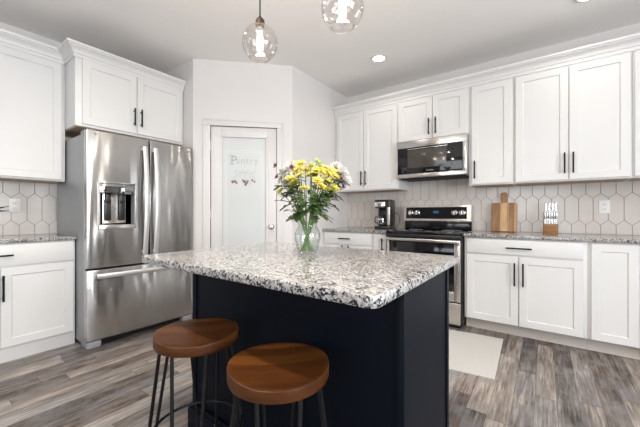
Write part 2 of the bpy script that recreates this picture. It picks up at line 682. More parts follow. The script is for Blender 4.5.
# pantry door: stiles and rails, frosted lite with etched border, word and fruit basket
w = MB()
G0, G1, GZ0, GZ1 = 0.285, 0.782, 0.24, 1.955
yb, yf = 0.052, 0.009
d0, d1, dz0, dz1 = D0 + 0.0045, D1 - 0.0045, 0.012, DZ - 0.0045
w.box(d0, yf, dz0, G0, yb, dz1, 0.002); w.box(G1, yf, dz0, d1, yb, dz1, 0.002)
w.box(G0, yf, dz0, G1, yb, GZ0, 0.002); w.box(G0, yf, GZ1, G1, yb, dz1, 0.002)
s = 0.016
w.box(G0, yf - 0.006, GZ0, G0 + s, yf + 0.02, GZ1, 0.004); w.box(G1 - s, yf - 0.006, GZ0, G1, yf + 0.02, GZ1, 0.004)
w.box(G0, yf - 0.006, GZ1 - s, G1, yf + 0.02, GZ1, 0.004); w.box(G0, yf - 0.006, GZ0, G1, yf + 0.02, GZ0 + s, 0.004)
door = struct('door_1', w.move(DM), M_trim, 'white pantry door with frosted glass panel', 'door')


def dpart(name, mb, mat, **kw):
    return part(name, mb.move(DM), mat, door, **kw)


yg = yf + 0.016
pane = dpart('glass_panel', MB().box(G0 + 0.004, yg, GZ0 + 0.004, G1 - 0.004, yg + 0.006, GZ1 - 0.004), M_frost, label='frosted glass panel')


def rect_line(mb, x0, z0, x1, z1, t, y, notch=0.0):
    d = 0.0012
    if notch:
        k = notch
        segs = [(x0 + k, z1, x1 - k, z1), (x0 + k, z0, x1 - k, z0), (x0, z0 + k, x0, z1 - k), (x1, z0 + k, x1, z1 - k)]
    else:
        segs = [(x0, z1, x1, z1), (x0, z0, x1, z0), (x0, z0, x0, z1), (x1, z0, x1, z1)]
    for a, b, c, e in segs:
        mb.box(min(a, c) - t / 2, y - d, min(b, e) - t / 2, max(a, c) + t / 2, y, max(b, e) + t / 2)


e = MB()
rect_line(e, G0 + 0.045, GZ0 + 0.045, G1 - 0.045, GZ1 - 0.155, 0.005, yg)
rect_line(e, G0 + 0.062, GZ0 + 0.062, G1 - 0.062, GZ1 - 0.172, 0.004, yg)
dpart('etched_border', e, M_etch, label='etched double border line')


def text_mb(body, size, x, y, z, depth=0.001, center=True, bold=0.0, spacing=1.0):
    cu = bpy.data.curves.new('lettering', 'FONT')
    cu.body = body
    cu.size = size
    cu.extrude = depth
    cu.offset = bold
    cu.space_character = spacing
    cu.align_x = 'CENTER' if center else 'LEFT'
    o = bpy.data.objects.new('lettering', cu)
    col.objects.link(o)
    dg = bpy.context.evaluated_depsgraph_get()
    me = bpy.data.meshes.new_from_object(o.evaluated_get(dg))
    bpy.data.objects.remove(o)
    bpy.data.curves.remove(cu)
    Mx = Matrix.Translation((x, y, z)) @ Matrix.Rotation(R90, 4, 'X')
    mb = MB()
    mb.add([Mx @ p.co for p in me.vertices], [tuple(f.vertices) for f in me.polygons])
    bpy.data.meshes.remove(me)
    return mb


CX = (G0 + G1) / 2
e = text_mb('antry', 0.105, CX + 0.028, yg - 0.0006, 1.655, 0.0006, True, 0.0, 1.12)
dpart('etched_word', e, M_artgrey, label='etched word Pantry')
e = text_mb('P', 0.135, CX - 0.115, yg - 0.0006, 1.645, 0.0006, True, 0.001)
# serifs of the capital
for z in (1.645, 1.737):
    e.box(CX - 0.165, yg - 0.0012, z, CX - 0.115, yg, z + 0.007)
dpart('etched_capital', e, M_etchd)
# fruit basket under the word
e = MB()
for k in range(9):
    a = math.pi * k / 8
    a2 = math.pi * (k + 1) / 8
    if k < 8:
        e.tube([(CX + 0.115 * math.cos(a), yg - 0.0005, 1.475 + 0.085 * math.sin(a)), (CX + 0.115 * math.cos(a2), yg - 0.0005, 1.475 + 0.085 * math.sin(a2))], 0.0022, 5)
for k in range(7):
    e.tube([(CX - 0.10 + 0.033 * k, yg - 0.0005, 1.555 + 0.012 * math.sin(k * 2)), (CX - 0.085 + 0.033 * k, yg - 0.0005, 1.575 + 0.01 * math.cos(k * 3))], 0.004, 5)
for k in range(10):
    a = -0.9 + k * 0.35
    e.tube([(CX + 0.06 * math.cos(a), yg - 0.0005, 1.47 + 0.055 * math.sin(a)), (CX + 0.10 * math.cos(a + 0.2), yg - 0.0005, 1.48 + 0.07 * math.sin(a + 0.2))], 0.0018, 5)
dpart('etched_basket', e, M_artgrey)
e = MB()
random.seed(3)
for fx, fz, r in ((-0.125, 1.435, 0.016), (-0.10, 1.44, 0.014), (-0.085, 1.425, 0.012), (0.0, 1.44, 0.018), (0.022, 1.425, 0.016), (0.035, 1.445, 0.012), (0.012, 1.405, 0.014), (-0.02, 1.455, 0.010), (0.085, 1.455, 0.012), (0.11, 1.44, 0.010)):
    r *= 1.05
    fz += 0.018
    e.lathe([(r, 0.0), (r * 0.9, 0.0012), (0.0, 0.0016)], (CX + fx, yg, fz), 14, 'y')
dpart('etched_fruit', e, M_artpink, label='small dark pink etched fruit')
# knob, hinges, strike
kb = MB().lathe([(0.030, 0), (0.032, 0.004), (0.026, 0.008), (0.012, 0.012), (0.011, 0.032), (0.022, 0.040), (0.027, 0.052), (0.024, 0.062), (0.012, 0.068), (0.0, 0.069)], (0.826, yf, 0.957), 28, 'y')
dpart('door_knob', kb, M_chrome, label='satin metal knob')
for hz in (1.835, 1.10, 0.30):
    hb = MB()
    hb.tube([(D0 + 0.002, yf - 0.004, hz - 0.045), (D0 + 0.002, yf - 0.004, hz + 0.045)], 0.006, 10)
    dpart('hinge', hb, M_trim)
dpart('strike_plate', MB().box(D1 - 0.006, yf - 0.001, 0.92, D1 - 0.001, yf + 0.01, 0.985), M_greypl)

# ------------------------------------------------------------------ crown moulding
PROF = [(0.0, -0.105), (0.012, -0.105), (0.012, -0.078), (0.020, -0.074), (0.024, -0.060), (0.036, -0.042), (0.052, -0.030), (0.060, -0.026), (0.060, -0.018), (0.070, -0.016), (0.074, 0.0), (0.0, 0.0)]


def crown(name, path, ztop, label):
    """sweep the profile along a plan path; the moulding projects to the right-hand side of travel"""
    n = len(path)
    pts = [Vector(p) for p in path]
    nor = []
    for i in range(n):
        if i == 0: d = (pts[1] - pts[0]).normalized(); nv = Vector((d.y, -d.x))
        elif i == n - 1: d = (pts[-1] - pts[-2]).normalized(); nv = Vector((d.y, -d.x))
        else:
            a = (pts[i] - pts[i - 1]).normalized(); b = (pts[i + 1] - pts[i]).normalized()
            n1 = Vector((a.y, -a.x)); n2 = Vector((b.y, -b.x))
            nv = (n1 + n2) / (1 + n1.dot(n2))
        nor.append(nv)
    vs, fs = [], []
    L = len(PROF)
    for p, nv in zip(pts, nor):
        for d, z in PROF: vs.append((p.x + nv.x * d, p.y + nv.y * d, ztop + z))
    for i in range(n - 1):
        for k in range(L):
            k2 = (k + 1) % L
            fs.append((i * L + k, i * L + k2, (i + 1) * L + k2, (i + 1) * L + k))
    fs.append(tuple(range(L))); fs.append(tuple((n - 1) * L + k for k in range(L)))
    return struct(name, MB().add(vs, fs), M_cab, label, 'crown moulding')


YU, YBASE = 3.48, 3.215          # face frames of the wall and base cabinets on the back wall
XU, XBASE = -3.50, -3.235        # the same on the left wall
crown('trim_2', [(-2.285, YU), (1.05, YU)], 2.515, 'white crown moulding along the right hand wall cabinets')
crown('trim_3', [(XU, -0.2), (XU, 0.888), (XBASE, 0.888), (XBASE, 1.855)], 2.548, 'white crown moulding stepping out over the refrigerator cabinet')


# ------------------------------------------------------------------ cabinets
def cabinet(name, label, origin, rotz, x0, x1, z0, z1, depth, group, doors=(), drawers=(), toe=False, under=True, frame_top=None):
    """local frame: x along the wall, wall at y=0, room towards -y; doors: (x0,x1,z0,z1,handle(cx,cz,len)|None)"""
    t = thing(name, label, 'cabinet', origin, rotz, group)
    b = MB()
    zb = z0
    b.box(x0, 0, zb, x1, -depth, z1, 0.0015)
    part('cabinet_body', b, M_cab, t, local=True)
    if under:
        part('underside_panel', MB().box(x0 + 0.018, -0.01, z0 - 0.003, x1 - 0.018, -depth + 0.02, z0 - 0.0002), M_under, t, local=True, label='raw wood underside')
    if toe:
        part('toe_kick', MB().box(x0, -depth + 0.085, 0.001, x1, -depth + 0.10, z0), M_toe, t, local=True, label='beige recessed toe kick')
    for dx0, dx1, dz0, dz1, hd in doors:
        d = part('door', shaker(MB(), dx0, dx1, dz0, dz1, -depth, -depth - 0.02), M_cab, t, local=True)
        if hd: part('handle', bar_handle(hd[0], hd[1], -depth - 0.0195, hd[2]), M_black, d, local=True, label='black bar handle')
    for dx0, dx1, dz0, dz1, hd in drawers:
        mb = MB().box(dx0, -depth, dz0, dx1, -depth - 0.02, dz1, 0.003)
        d = part('drawer', mb, M_cab, t, local=True)
        if hd: part('handle', bar_handle(hd[0], hd[1], -depth - 0.0195, hd[2], False), M_black, d, local=True, label='black bar handle')
    return t


DU = YB - YU          # .32
DB = YB - YBASE       # .585
OB = (0, YB - 0.003, 0)
GU, GB = 'white wall cabinets on the back wall', 'white base cabinets on the back wall'
ZU0, ZU1 = 1.392, 2.42
HZ = 1.392 + 0.155
cabinet('wall_cabinet', 'white two door wall cabinet in the corner above the coffee maker', OB, 0, -2.288, -1.394, ZU0, ZU1, DU, GU,
        [(-2.245, -1.850, ZU0 + 0.012, 2.396, (-1.872, HZ, 0.18)), (-1.844, -1.408, ZU0 + 0.012, 2.396, (-1.812, HZ, 0.18))])
cabinet('wall_cabinet', 'short white two door wall cabinet directly above the microwave', OB, 0, -1.393, -0.634, 1.928, ZU1, DU, GU,
        [(-1.386, -1.003, 1.938, 2.396, (-1.034, 2.065, 0.18)), (-0.996, -0.662, 1.938, 2.396, (-0.960, 2.065, 0.18))])
cabinet('wall_cabinet', 'tall narrow single door white wall cabinet right of the microwave', OB, 0, -0.633, -0.244, ZU0, ZU1, DU, GU,
        [(-0.607, -0.264, ZU0 + 0.012, 2.396, (-0.576, HZ, 0.18))])
cabinet('wall_cabinet', 'wide white two door wall cabinet above the cutting board and knife block', OB, 0, -0.243, 0.567, ZU0, ZU1, DU, GU,
        [(-0.226, 0.165, ZU0 + 0.012, 2.396, (0.138, HZ, 0.18)), (0.171, 0.553, ZU0 + 0.012, 2.396, (0.197, HZ, 0.18))])
cabinet('wall_cabinet', 'white wall cabinet cut off by the right edge of the photo', OB, 0, 0.568, 1.05, ZU0, ZU1, DU, GU,
        [(0.578, 1.03, ZU0 + 0.012, 2.396, (0.98, HZ, 0.16))])
ZB0, ZB1 = 0.114, 0.883
HB = 0.645
cabinet('base_cabinet', 'white base cabinet with wide drawer below the coffee maker', OB, 0, -2.288, -1.602, ZB0, ZB1, DB, GB,
        [(-2.262, -1.946, 0.125, 0.715, (-1.985, HB, 0.16)), (-1.938, -1.615, 0.125, 0.715, (-1.90, HB, 0.16))],
        [(-2.262, -1.615, 0.733, 0.868, (-1.955, 0.802, 0.16))], True, False)
cabinet('base_cabinet', 'very narrow white base cabinet between the wide drawer and the range', OB, 0, -1.601, -1.404, ZB0, ZB1, DB, GB,
        [(-1.578, -1.424, 0.125, 0.868, (-1.465, 0.755, 0.15))], [], True, False)
cabinet('base_cabinet', 'white base cabinet with one drawer over two doors right of the range', OB, 0, -0.624, 0.272, ZB0, ZB1, DB, GB,
        [(-0.603, -0.190, 0.120, 0.722, (-0.216, 0.572, 0.20)), (-0.182, 0.245, 0.120, 0.722, (-0.153, 0.572, 0.20))],
        [(-0.603, 0.245, 0.738, 0.870, (-0.185, 0.800, 0.19))], True, False)
cabinet('base_cabinet', 'narrow white base cabinet with one full height door at the right edge', OB, 0, 0.273, 0.578, ZB0, ZB1, DB, GB,
        [(0.292, 0.558, 0.120, 0.870, None)], [], True, False)
# left wall: turn the frame a quarter, so x runs along +Y and the room is towards +X
OL = (XL + 0.003, 0, 0)
DUL, DBL = XU - XL, XBASE - XL
cabinet('wall_cabinet', 'white wall cabinet left of the refrigerator at the left edge', OL, R90, 0.26, 0.887, ZU0, 2.46, DUL, None,
        [(0.285, 0.860, ZU0 + 0.014, 2.438, (0.325, HZ, 0.16))])
cabinet('refrigerator_cabinet', 'deep white two door cabinet above the refrigerator', OL, R90, 0.888, 1.856, 1.862, 2.46, DBL, None,
        [(0.935, 1.371, 1.882, 2.438, (1.345, 2.035, 0.17)), (1.377, 1.83, 1.882, 2.438, (1.408, 2.035, 0.17))])
cabinet('base_cabinet', 'white base cabinet with drawer left of the refrigerator', OL, R90, -0.02, 0.886, 0.001, 0.883, DBL, None,
        [(0.012, 0.438, 0.115, 0.702, (0.425, 0.555, 0.19)), (0.4405, 0.872, 0.115, 0.702, (0.452, 0.555, 0.19))],
        [(0.012, 0.872, 0.716, 0.872, (0.41, 0.795, 0.19))], False, False)


# ------------------------------------------------------------------ worktops
def round_slab(mb, x0, y0, x1, y1, z0, z1, radii, ease=0.004, n=8):
    """slab with rounded plan corners (sw, se, ne, nw) and eased edges"""
    def outline(ins):
        pts = []
        for (cx, cy, sx, sy, r, a0) in ((x0, y0, 1, 1, radii[0], math.pi), (x1, y0, -1, 1, radii[1], 1.5 * math.pi), (x1, y1, -1, -1, radii[2], 0), (x0, y1, 1, -1, radii[3], 0.5 * math.pi)):
            r = max(r, 0.003)
            ox, oy = cx + sx * r, cy + sy * r
            for k in range(n + 1):
                a = a0 + 0.5 * math.pi * k / n
                pts.append((ox + (r - ins) * math.cos(a), oy + (r - ins) * math.sin(a)))
        return pts
    lv = [(ease, z0), (ease * 0.3, z0 + ease * 0.3), (0, z0 + ease), (0, z1 - ease), (ease * 0.3, z1 - ease * 0.3), (ease, z1)]
    vs, fs = [], []
    for ins, z in lv: vs += [(x, y, z) for x, y in outline(min(ins, 0.0029) if ins else 0)]
    N = 4 * (n + 1)
    for i in range(len(lv) - 1):
        for k in range(N):
            k2 = (k + 1) % N
            fs.append((i * N + k, i * N + k2, (i + 1) * N + k2, (i + 1) * N + k))
    fs.append(tuple(range(N))[::-1]); fs.append(tuple((len(lv) - 1) * N + k for k in range(N)))
    return mb.add(vs, fs)


YC = 3.178
tag(part('worktop', round_slab(MB(), -2.288, YC, -1.403, 3.789, 0.884, 0.914, (0.003,) * 4), M_granite), 'speckled granite worktop under the coffee maker', 'worktop')
tag(part('worktop', round_slab(MB(), -0.626, YC, 1.20, 3.789, 0.884, 0.914, (0.003,) * 4), M_granite), 'speckled granite worktop under the cutting board and knife block', 'worktop')
tag(part('worktop', round_slab(MB(), -3.789, -0.05, -3.205, 0.893, 0.884, 0.914, (0.003,) * 4), M_granite), 'speckled granite worktop left of the refrigerator', 'worktop')


# ------------------------------------------------------------------ picket tile backsplashes
def clip(poly, x0, x1, z0, z1):
    def cut(p, f):
        out = []
        for i in range(len(p)):
            a, b = p[i], p[(i + 1) % len(p)]
            fa, fb = f(a), f(b)
            if fa >= 0: out.append(a)
            if fa * fb < 0:
                t = fa / (fa - fb)
                out.append((a[0] + (b[0] - a[0]) * t, a[1] + (b[1] - a[1]) * t))
        return out
    for f in (lambda p: p[0] - x0, lambda p: x1 - p[0], lambda p: p[1] - z0, lambda p: z1 - p[1]):
        poly = cut(poly, f)
        if len(poly) < 3: return []
    return poly


def area2(p):
    return abs(sum(p[i][0] * p[(i + 1) % len(p)][1] - p[(i + 1) % len(p)][0] * p[i][1] for i in range(len(p)))) / 2


def backsplash(mb, u0, u1, z0, z1, phase, to):
    """picket tiles: to(u, z, d) maps wall coordinates to the room, d = distance from the wall"""
    W, S, TIP = 0.1030, 0.200, 0.046
    g = 0.0022
    zc0 = 1.1445
    pitch = S + TIP
    mb.mat = 1
    vs = [to(u0, z0, 0.006), to(u1, z0, 0.006), to(u1, z1, 0.006), to(u0, z1, 0.006), to(u0, z0, 0.0), to(u1, z0, 0.0), to(u1, z1, 0.0), to(u0, z1, 0.0)]
    mb.add(vs, [(0, 1, 2, 3), (0, 1, 5, 4), (1, 2, 6, 5), (2, 3, 7, 6), (3, 0, 4, 7)])
    mb.mat = 0
    for r in range(-2, 4):
        zc = zc0 + r * pitch
        sh = W / 2 if r % 2 else 0
        k0 = math.floor((u0 - phase) / W) - 1
        for k in range(k0, k0 + int((u1 - u0) / W) + 4):
            uc = phase + k * W + sh
            hw, hs = W / 2 - g, S / 2
            tip = TIP - g * 1.1
            P = [(uc - hw, zc - hs), (uc, zc - hs - tip), (uc + hw, zc - hs), (uc + hw, zc + hs), (uc, zc + hs + tip), (uc - hw, zc + hs)]
            P = clip(P, u0, u1, z0, z1)
            if len(P) < 3 or area2(P) < 2e-5: continue
            c = (sum(p[0] for p in P) / len(P), sum(p[1] for p in P) / len(P))
            n = len(P)
            def shr(q, m=0.0012):
                dx, dz = c[0] - q[0], c[1] - q[1]
                L = math.hypot(dx, dz)
                return (q[0] + dx / L * m, q[1] + dz / L * m)
            Q = [shr(p) for p in P]
            vv = [to(x, z, 0.006) for x, z in P] + [to(x, z, 0.0085) for x, z in P] + [to(x, z, 0.0097) for x, z in Q]
            ff = [tuple(2 * n + i for i in range(n))]
            for j in (0, 1):
                for i in range(n):
                    i2 = (i + 1) % n
                    ff.append((j * n + i, j * n + i2, (j + 1) * n + i2, (j + 1) * n + i))
            mb.add(vv, ff)


w = MB()
to_b = lambda u, z, d: (u, YB - d, z)
backsplash(w, -2.288, -1.404, 0.915, 1.388, 0.205, to_b)
backsplash(w, -1.404, -0.625, 0.60, 1.92, 0.205, to_b)
backsplash(w, -0.625, 1.20, 0.915, 1.388, 0.205, to_b)
struct('trim_4', w, [M_tile, M_grout], 'elongated hexagon tile backsplash behind range and right hand worktops', 'backsplash')
w = MB()
to_l = lambda u, z, d: (XL + d, u, z)
backsplash(w, -0.05, 0.905, 0.915, 1.388, 0.533, to_l)
struct('trim_5', w, [M_tile, M_grout], 'elongated hexagon tile backsplash left of the refrigerator', 'backsplash')


# ------------------------------------------------------------------ outlets
def outlet(label, M):
    t = thing('wall_outlet', label, 'outlet', group='white wall outlets')
    t.matrix_basis = M
    part('cover_plate', MB().box(-0.038, -0.0045, -0.060, 0.038, 0.0, 0.060, 0.002), M_whitepl, t, local=True)
    for s in (-1, 1):
        o = part('socket', MB().box(-0.017, -0.0065, s * 0.021 - 0.014, 0.017, -0.004, s * 0.021 + 0.014, 0.001), M_whitepl, t, local=True)
        mb = MB()
        for q in (-1, 1): mb.box(q * 0.0065 - 0.001, -0.0069, s * 0.021 - 0.004, q * 0.0065 + 0.001, -0.006, s * 0.021 + 0.006)
        part('slot', mb, M_darkgap, o, local=True)
    return t


outlet('white outlet on the tiles right of the knife block', Matrix.Translation((0.437, YB - 0.0098, 1.166)))
outlet('white outlet on the tiles left of the refrigerator', Matrix.Translation((XL + 0.0098, 0.606, 1.176)) @ Matrix.Rotation(R90, 4, 'Z'))

# ------------------------------------------------------------------ refrigerator
fr = thing('refrigerator', 'stainless french door refrigerator with bottom freezer drawer', 'refrigerator', (-3.35, 1.36, 0))
FY0, FY1, FX = 0.896, 1.822, -3.055
part('cabinet_body', MB().box(-3.775, FY0, 0.03, FX, FY1, 1.765, 0.004), M_greymet, fr, label='grey painted body')
part('top_cover', MB().box(-3.77, FY0 + 0.03, 1.765, FX - 0.03, FY1 - 0.03, 1.782, 0.004), M_greypl, fr)


YS = 1.3735
XFD = -2.965
BOW = 0.022
GY = (FY0 + FY1) / 2


def ffx(y):
    u = (y - GY) / ((FY1 - FY0) / 2)
    return XFD - BOW * u * u


DY0, DY1, DZ0, DZ1 = 0.972, 1.262, 0.975, 1.372
def door_shell(y0, y1, z0, z1, hole=None):
    """door skin with an optional opening, closed by sides and a back"""
    mb = MB()
    e = 0.005
    cols = sorted(set([y0 + e + (y1 - y0 - 2 * e) * i / 20 for i in range(21)] + ([hole[0], hole[1]] if hole else [])))
    rows = sorted(set([z0 + e, z1 - e] + ([hole[2], hole[3]] if hole else [])))
    xb = FX + 0.009
    vs, fs = [], []
    for y in cols:
        for z in rows: vs.append((ffx(y), y, z))
    R = len(rows)
    for i in range(len(cols) - 1):
        for j in range(R - 1):
            ym, zm = (cols[i] + cols[i + 1]) / 2, (rows[j] + rows[j + 1]) / 2
            if hole and hole[0] < ym < hole[1] and hole[2] < zm < hole[3]: continue
            fs.append((i * R + j, (i + 1) * R + j, (i + 1) * R + j + 1, i * R + j + 1))
    mb.add(vs, fs)
    # rolled edges to the sides
    def strip(loop_a, loop_b):
        n = len(loop_a)
        mb.add(list(loop_a) + list(loop_b), [(i, i + 1, n + i + 1, n + i) for i in range(n - 1)])
    rim = [(ffx(y), y, rows[0]) for y in cols] + [(ffx(cols[-1]), cols[-1], z) for z in rows[1:]] + [(ffx(y), y, rows[-1]) for y in cols[::-1][1:]] + [(ffx(cols[0]), cols[0], z) for z in rows[::-1][1:]]
    def push(p, k, dx):
        cy, cz = (y0 + y1) / 2, (z0 + z1) / 2
        y, z = p[1], p[2]
        if abs(y - cols[0]) < 1e-6: y -= k
        if abs(y - cols[-1]) < 1e-6: y += k
        if abs(z - rows[0]) < 1e-6: z -= k
        if abs(z - rows[-1]) < 1e-6: z += k
        return (p[0] - dx if dx < 1 else xb, y, z)
    r1 = [push(p, e * 0.7, e * 0.3) for p in rim]
    r2 = [push(p, e, e) for p in rim]
    r3 = [push(p, e, 2) for p in rim]
    strip(rim, r1); strip(r1, r2); strip(r2, r3)
    mb.add([(xb, y0, z0), (xb, y1, z0), (xb, y1, z1), (xb, y0, z1)], [(0, 1, 2, 3)])
    return mb


fd1 = part('door', door_shell(FY0, YS - 0.006, 0.655, 1.788, (DY0, DY1, DZ0, DZ1)), M_steel, fr, label='left stainless door with ice and water dispenser')
fd2 = part('door', door_shell(YS + 0.006, FY1, 0.655, 1.788), M_steel, fr, label='plain right stainless door')
fdr = part('freezer_drawer', door_shell(FY0, FY1, 0.062, 0.638), M_steel, fr)
part('gasket', MB().box(FX - 0.002, FY0 + 0.012, 0.08, FX + 0.016, FY1 - 0.012, 1.775), M_darkgap, fr)
# dispenser: frame, control panel with reflections, recess, paddles, drip tray
xd = ffx(GY - 0.2)
w = MB()
f = 0.010
w.box(xd - 0.05, DY0, DZ0, xd + 0.004, DY0 + f, DZ1, 0.002); w.box(xd - 0.05, DY1 - f, DZ0, xd + 0.004, DY1, DZ1, 0.002)
w.box(xd - 0.05, DY0, DZ1 - f, xd + 0.004, DY1, DZ1, 0.002); w.box(xd - 0.05, DY0, DZ0, xd + 0.006, DY1, DZ0 + 0.025, 0.002)
dp = part('dispenser', w, M_steel2, fd1, label='ice and water dispenser')
tw = MB()
tw.box(FX + 0.013, DY0 + f, DZ0 + 0.02, FX + 0.016, DY1 - f, DZ1 - f)
tw.box(FX + 0.014, DY0 + f, DZ0 + 0.025, xd - 0.004, DY0 + f + 0.004, DZ1 - f); tw.box(FX + 0.014, DY1 - f - 0.004, DZ0 + 0.025, xd - 0.004, DY1 - f, DZ1 - f)
part('dispenser_recess', tw, M_greypl, fd1)
part('control_panel', MB().box(FX + 0.016, DY0 + f, 1.272, xd - 0.001, DY1 - f, DZ1 - f, 0.003), M_mirror, fd1, label='glossy dark control panel')
part('drip_tray', MB().box(FX + 0.016, DY0 + f, DZ0 + 0.02, xd + 0.002, DY1 - f, DZ0 + 0.034, 0.002), M_steel2, fd1)
for yy in (1.055, 1.165):
    w = MB().box(FX + 0.03, yy - 0.026, 1.045, FX + 0.042, yy + 0.026, 1.225, 0.006)
    w.box(FX + 0.025, yy - 0.020, 1.20, FX + 0.055, yy + 0.020, 1.275, 0.006)
    part('paddle', w, M_blackpl, fd1)
part('paddle_panel', MB().box(FX + 0.016, 1.02, 1.02, FX + 0.026, 1.20, 1.275, 0.003), M_steel2, fd1)


def bowhandle(y, z0, z1, xs, bow, w_, lean=0.0):
    mb = MB()
    n = 16
    vs, fs = [], []
    for i in range(n + 1):
        u = i / n
        z = z0 + (z1 - z0) * u
        x = xs + 0.026 + bow * math.sin(math.pi * u)
        yy = y + lean * math.sin(math.pi * u)
        for k in range(12):
            a = 2 * math.pi * k / 12
            vs.append((x + 0.009 * math.cos(a), yy + w_ * math.sin(a), z))
    for i in range(n):
        for k in range(12):
            k2 = (k + 1) % 12
            fs.append((i * 12 + k, i * 12 + k2, (i + 1) * 12 + k2, (i + 1) * 12 + k))
    fs.append(tuple(range(12))); fs.append(tuple(n * 12 + k for k in range(12)))
    mb.add(vs, fs)
    for z in (z0 + 0.012, z1 - 0.034): mb.box(xs - 0.004, y - w_ * 0.8, z, xs + 0.03, y + w_ * 0.8, z + 0.022, 0.003)
    return mb


part('handle', bowhandle(YS - 0.047, 0.735, 1.715, ffx(YS), 0.040, 0.022), M_pullw, fd1, label='bowed steel handle')
part('handle', bowhandle(YS + 0.047, 0.735, 1.715, ffx(YS), 0.040, 0.022), M_pullw, fd2, label='bowed steel handle')
# freezer handle: broad flat bar
w = MB()
n = 20
vs, fs = [], []
ya, yb2 = 0.955, 1.768
for i in range(n + 1):
    y = ya + (yb2 - ya) * i / n
    x = ffx(y) + 0.034 + 0.012 * math.sin(math.pi * i / n)
    for dx, dz in ((-0.008, -0.020), (0.004, -0.020), (0.009, -0.012), (0.009, 0.012), (0.004, 0.020), (-0.008, 0.020)): vs.append((x + dx, y, 0.588 + dz))
for i in range(n):
    for k in range(6):
        k2 = (k + 1) % 6
        fs.append((i * 6 + k, i * 6 + k2, (i + 1) * 6 + k2, (i + 1) * 6 + k))
fs.append(tuple(range(6))); fs.append(tuple(n * 6 + k for k in range(6)))
w.add(vs, fs)
for y in (ya + 0.03, yb2 - 0.03): w.box(ffx(y) - 0.004, y - 0.014, 0.574, ffx(y) + 0.034, y + 0.014, 0.602, 0.003)
part('handle', w, M_pullw, fdr, label='broad flat steel handle')
# badges: small round emblem top left, lettering top right, a round lock button on the drawer
part('badge', MB().lathe([(0.011, 0), (0.011, 0.0015), (0.0, 0.0018)], (ffx(0.952), 0.952, 1.757), 16, 'x'), M_greypl, fd1)
w = MB()
for k in range(8):
    y = 1.742 + k * 0.0075
    w.box(ffx(y) - 0.001, y, 1.738, ffx(y) + 0.001, y + 0.004, 1.746 + (0.003 if k in (0, 3) else 0))
part('badge', w, M_greypl, fd2)
part('badge', MB().lathe([(0.010, 0), (0.010, 0.002), (0.0, 0.003)], (ffx(1.06), 1.06, 0.46), 16, 'x'), M_chrome, fdr)
for y0 in (FY0 + 0.004, FY1 - 0.075):
    part('hinge_cover', MB().box(FX - 0.09, y0, 1.765, FX + 0.06, y0 + 0.07, 1.796, 0.008), M_greypl, fr)
for y0 in (FY0 + 0.004, FY1 - 0.105):
    part('foot', MB().box(FX - 0.08, y0, 0.0, FX + 0.065, y0 + 0.10, 0.052, 0.006), M_greypl, fr, label='grey levelling foot cover')
part('base_grille', MB().box(FX - 0.03, FY0 + 0.11, 0.004, FX + 0.0, FY1 - 0.11, 0.06), M_darkgap, fr, label='black base grille')

# ------------------------------------------------------------------ range
rg = thing('range', 'stainless electric range with black glass cooktop', 'range', (-1.013, 3.5, 0))
RX0, RX1 = -1.396, -0.632
part('range_body', MB().box(RX0 + 0.004, 3.165, 0.03, RX1 - 0.004, 3.775, 0.893, 0.002), M_blackpl, rg, label='black side panels')
part('cooktop', MB().box(RX0, 3.125, 0.893, RX1, 3.70, 0.922, 0.006), M_gloss, rg, label='black glass cooktop')
for bx_, by_, br in ((-1.21, 3.27, 0.10), (-0.82, 3.27, 0.085), (-1.21, 3.54, 0.075), (-0.82, 3.54, 0.10)):
    part('burner_ring', MB().lathe([(br, 0.0), (br, 0.0005), (br - 0.004, 0.0005), (br - 0.004, 0.0)], (bx_, by_, 0.9222), 40, closed=True), M_greypl, rg)
part('front_lip', MB().box(RX0, 3.120, 0.855, RX1, 3.165, 0.893, 0.006), M_blackpl, rg)
# oven door: stainless frame around a black window
OX0, OX1, OZ0, OZ1 = RX0 + 0.012, RX1 - 0.012, 0.262, 0.848
WX0, WX1, WZ0, WZ1 = OX0 + 0.026, OX1 - 0.055, 0.355, 0.822
w = MB()
w.box(OX0, 3.122, OZ0, WX0, 3.163, OZ1, 0.003); w.box(WX1, 3.122, OZ0, OX1, 3.163, OZ1, 0.003)
w.box(WX0, 3.122, OZ0, WX1, 3.163, WZ0, 0.003); w.box(WX0, 3.122, WZ1, WX1, 3.163, OZ1, 0.003)
od = part('oven_door', w, M_steel2, rg)
part('oven_window', MB().box(WX0 - 0.002, 3.126, WZ0 - 0.002, WX1 + 0.002, 3.155, WZ1 + 0.002, 0.001), M_gloss, od, label='black oven window')
w = MB()
w.box(OX0 + 0.01, 3.070, 0.822, OX1 - 0.01, 3.092, 0.852, 0.008, 3)
for x in (OX0 + 0.03, OX1 - 0.06): w.box(x, 3.088, 0.828, x + 0.03, 3.124, 0.846, 0.003)
part('handle', w, M_steel2, od, label='wide steel oven handle')
dw = part('storage_drawer', MB().box(OX0, 3.122, 0.045, OX1, 3.163, 0.250, 0.004), M_steel2, rg)
part('drawer_lip', MB().box(OX0, 3.116, 0.215, OX1, 3.126, 0.248, 0.004), M_steel2, dw)
part('toe_strip', MB().box(OX0 + 0.01, 3.18, 0.0, OX1 - 0.01, 3.20, 0.05), M_darkgap, rg)
# backguard with black control panel
w = MB()
prof = [(3.645, 1.020), (3.660, 1.195), (3.775, 1.195), (3.775, 0.90), (3.70, 0.90), (3.70, 1.020)]
vs = [(RX0 + 0.0, y, z) for y, z in prof] + [(RX1 - 0.014, y, z) for y, z in prof]
n = len(prof)
w.add(vs, [tuple(range(n)), tuple(range(n, 2 * n))] + [(i, (i + 1) % n, n + (i + 1) % n, n + i) for i in range(n)])
bgd = part('backguard', w, M_steel2, rg)
part('rear_vent', MB().box(RX0 + 0.01, 3.66, 0.922, RX1 - 0.01, 3.699, 1.019, 0.004), M_gloss, rg, label='black panel below the controls')


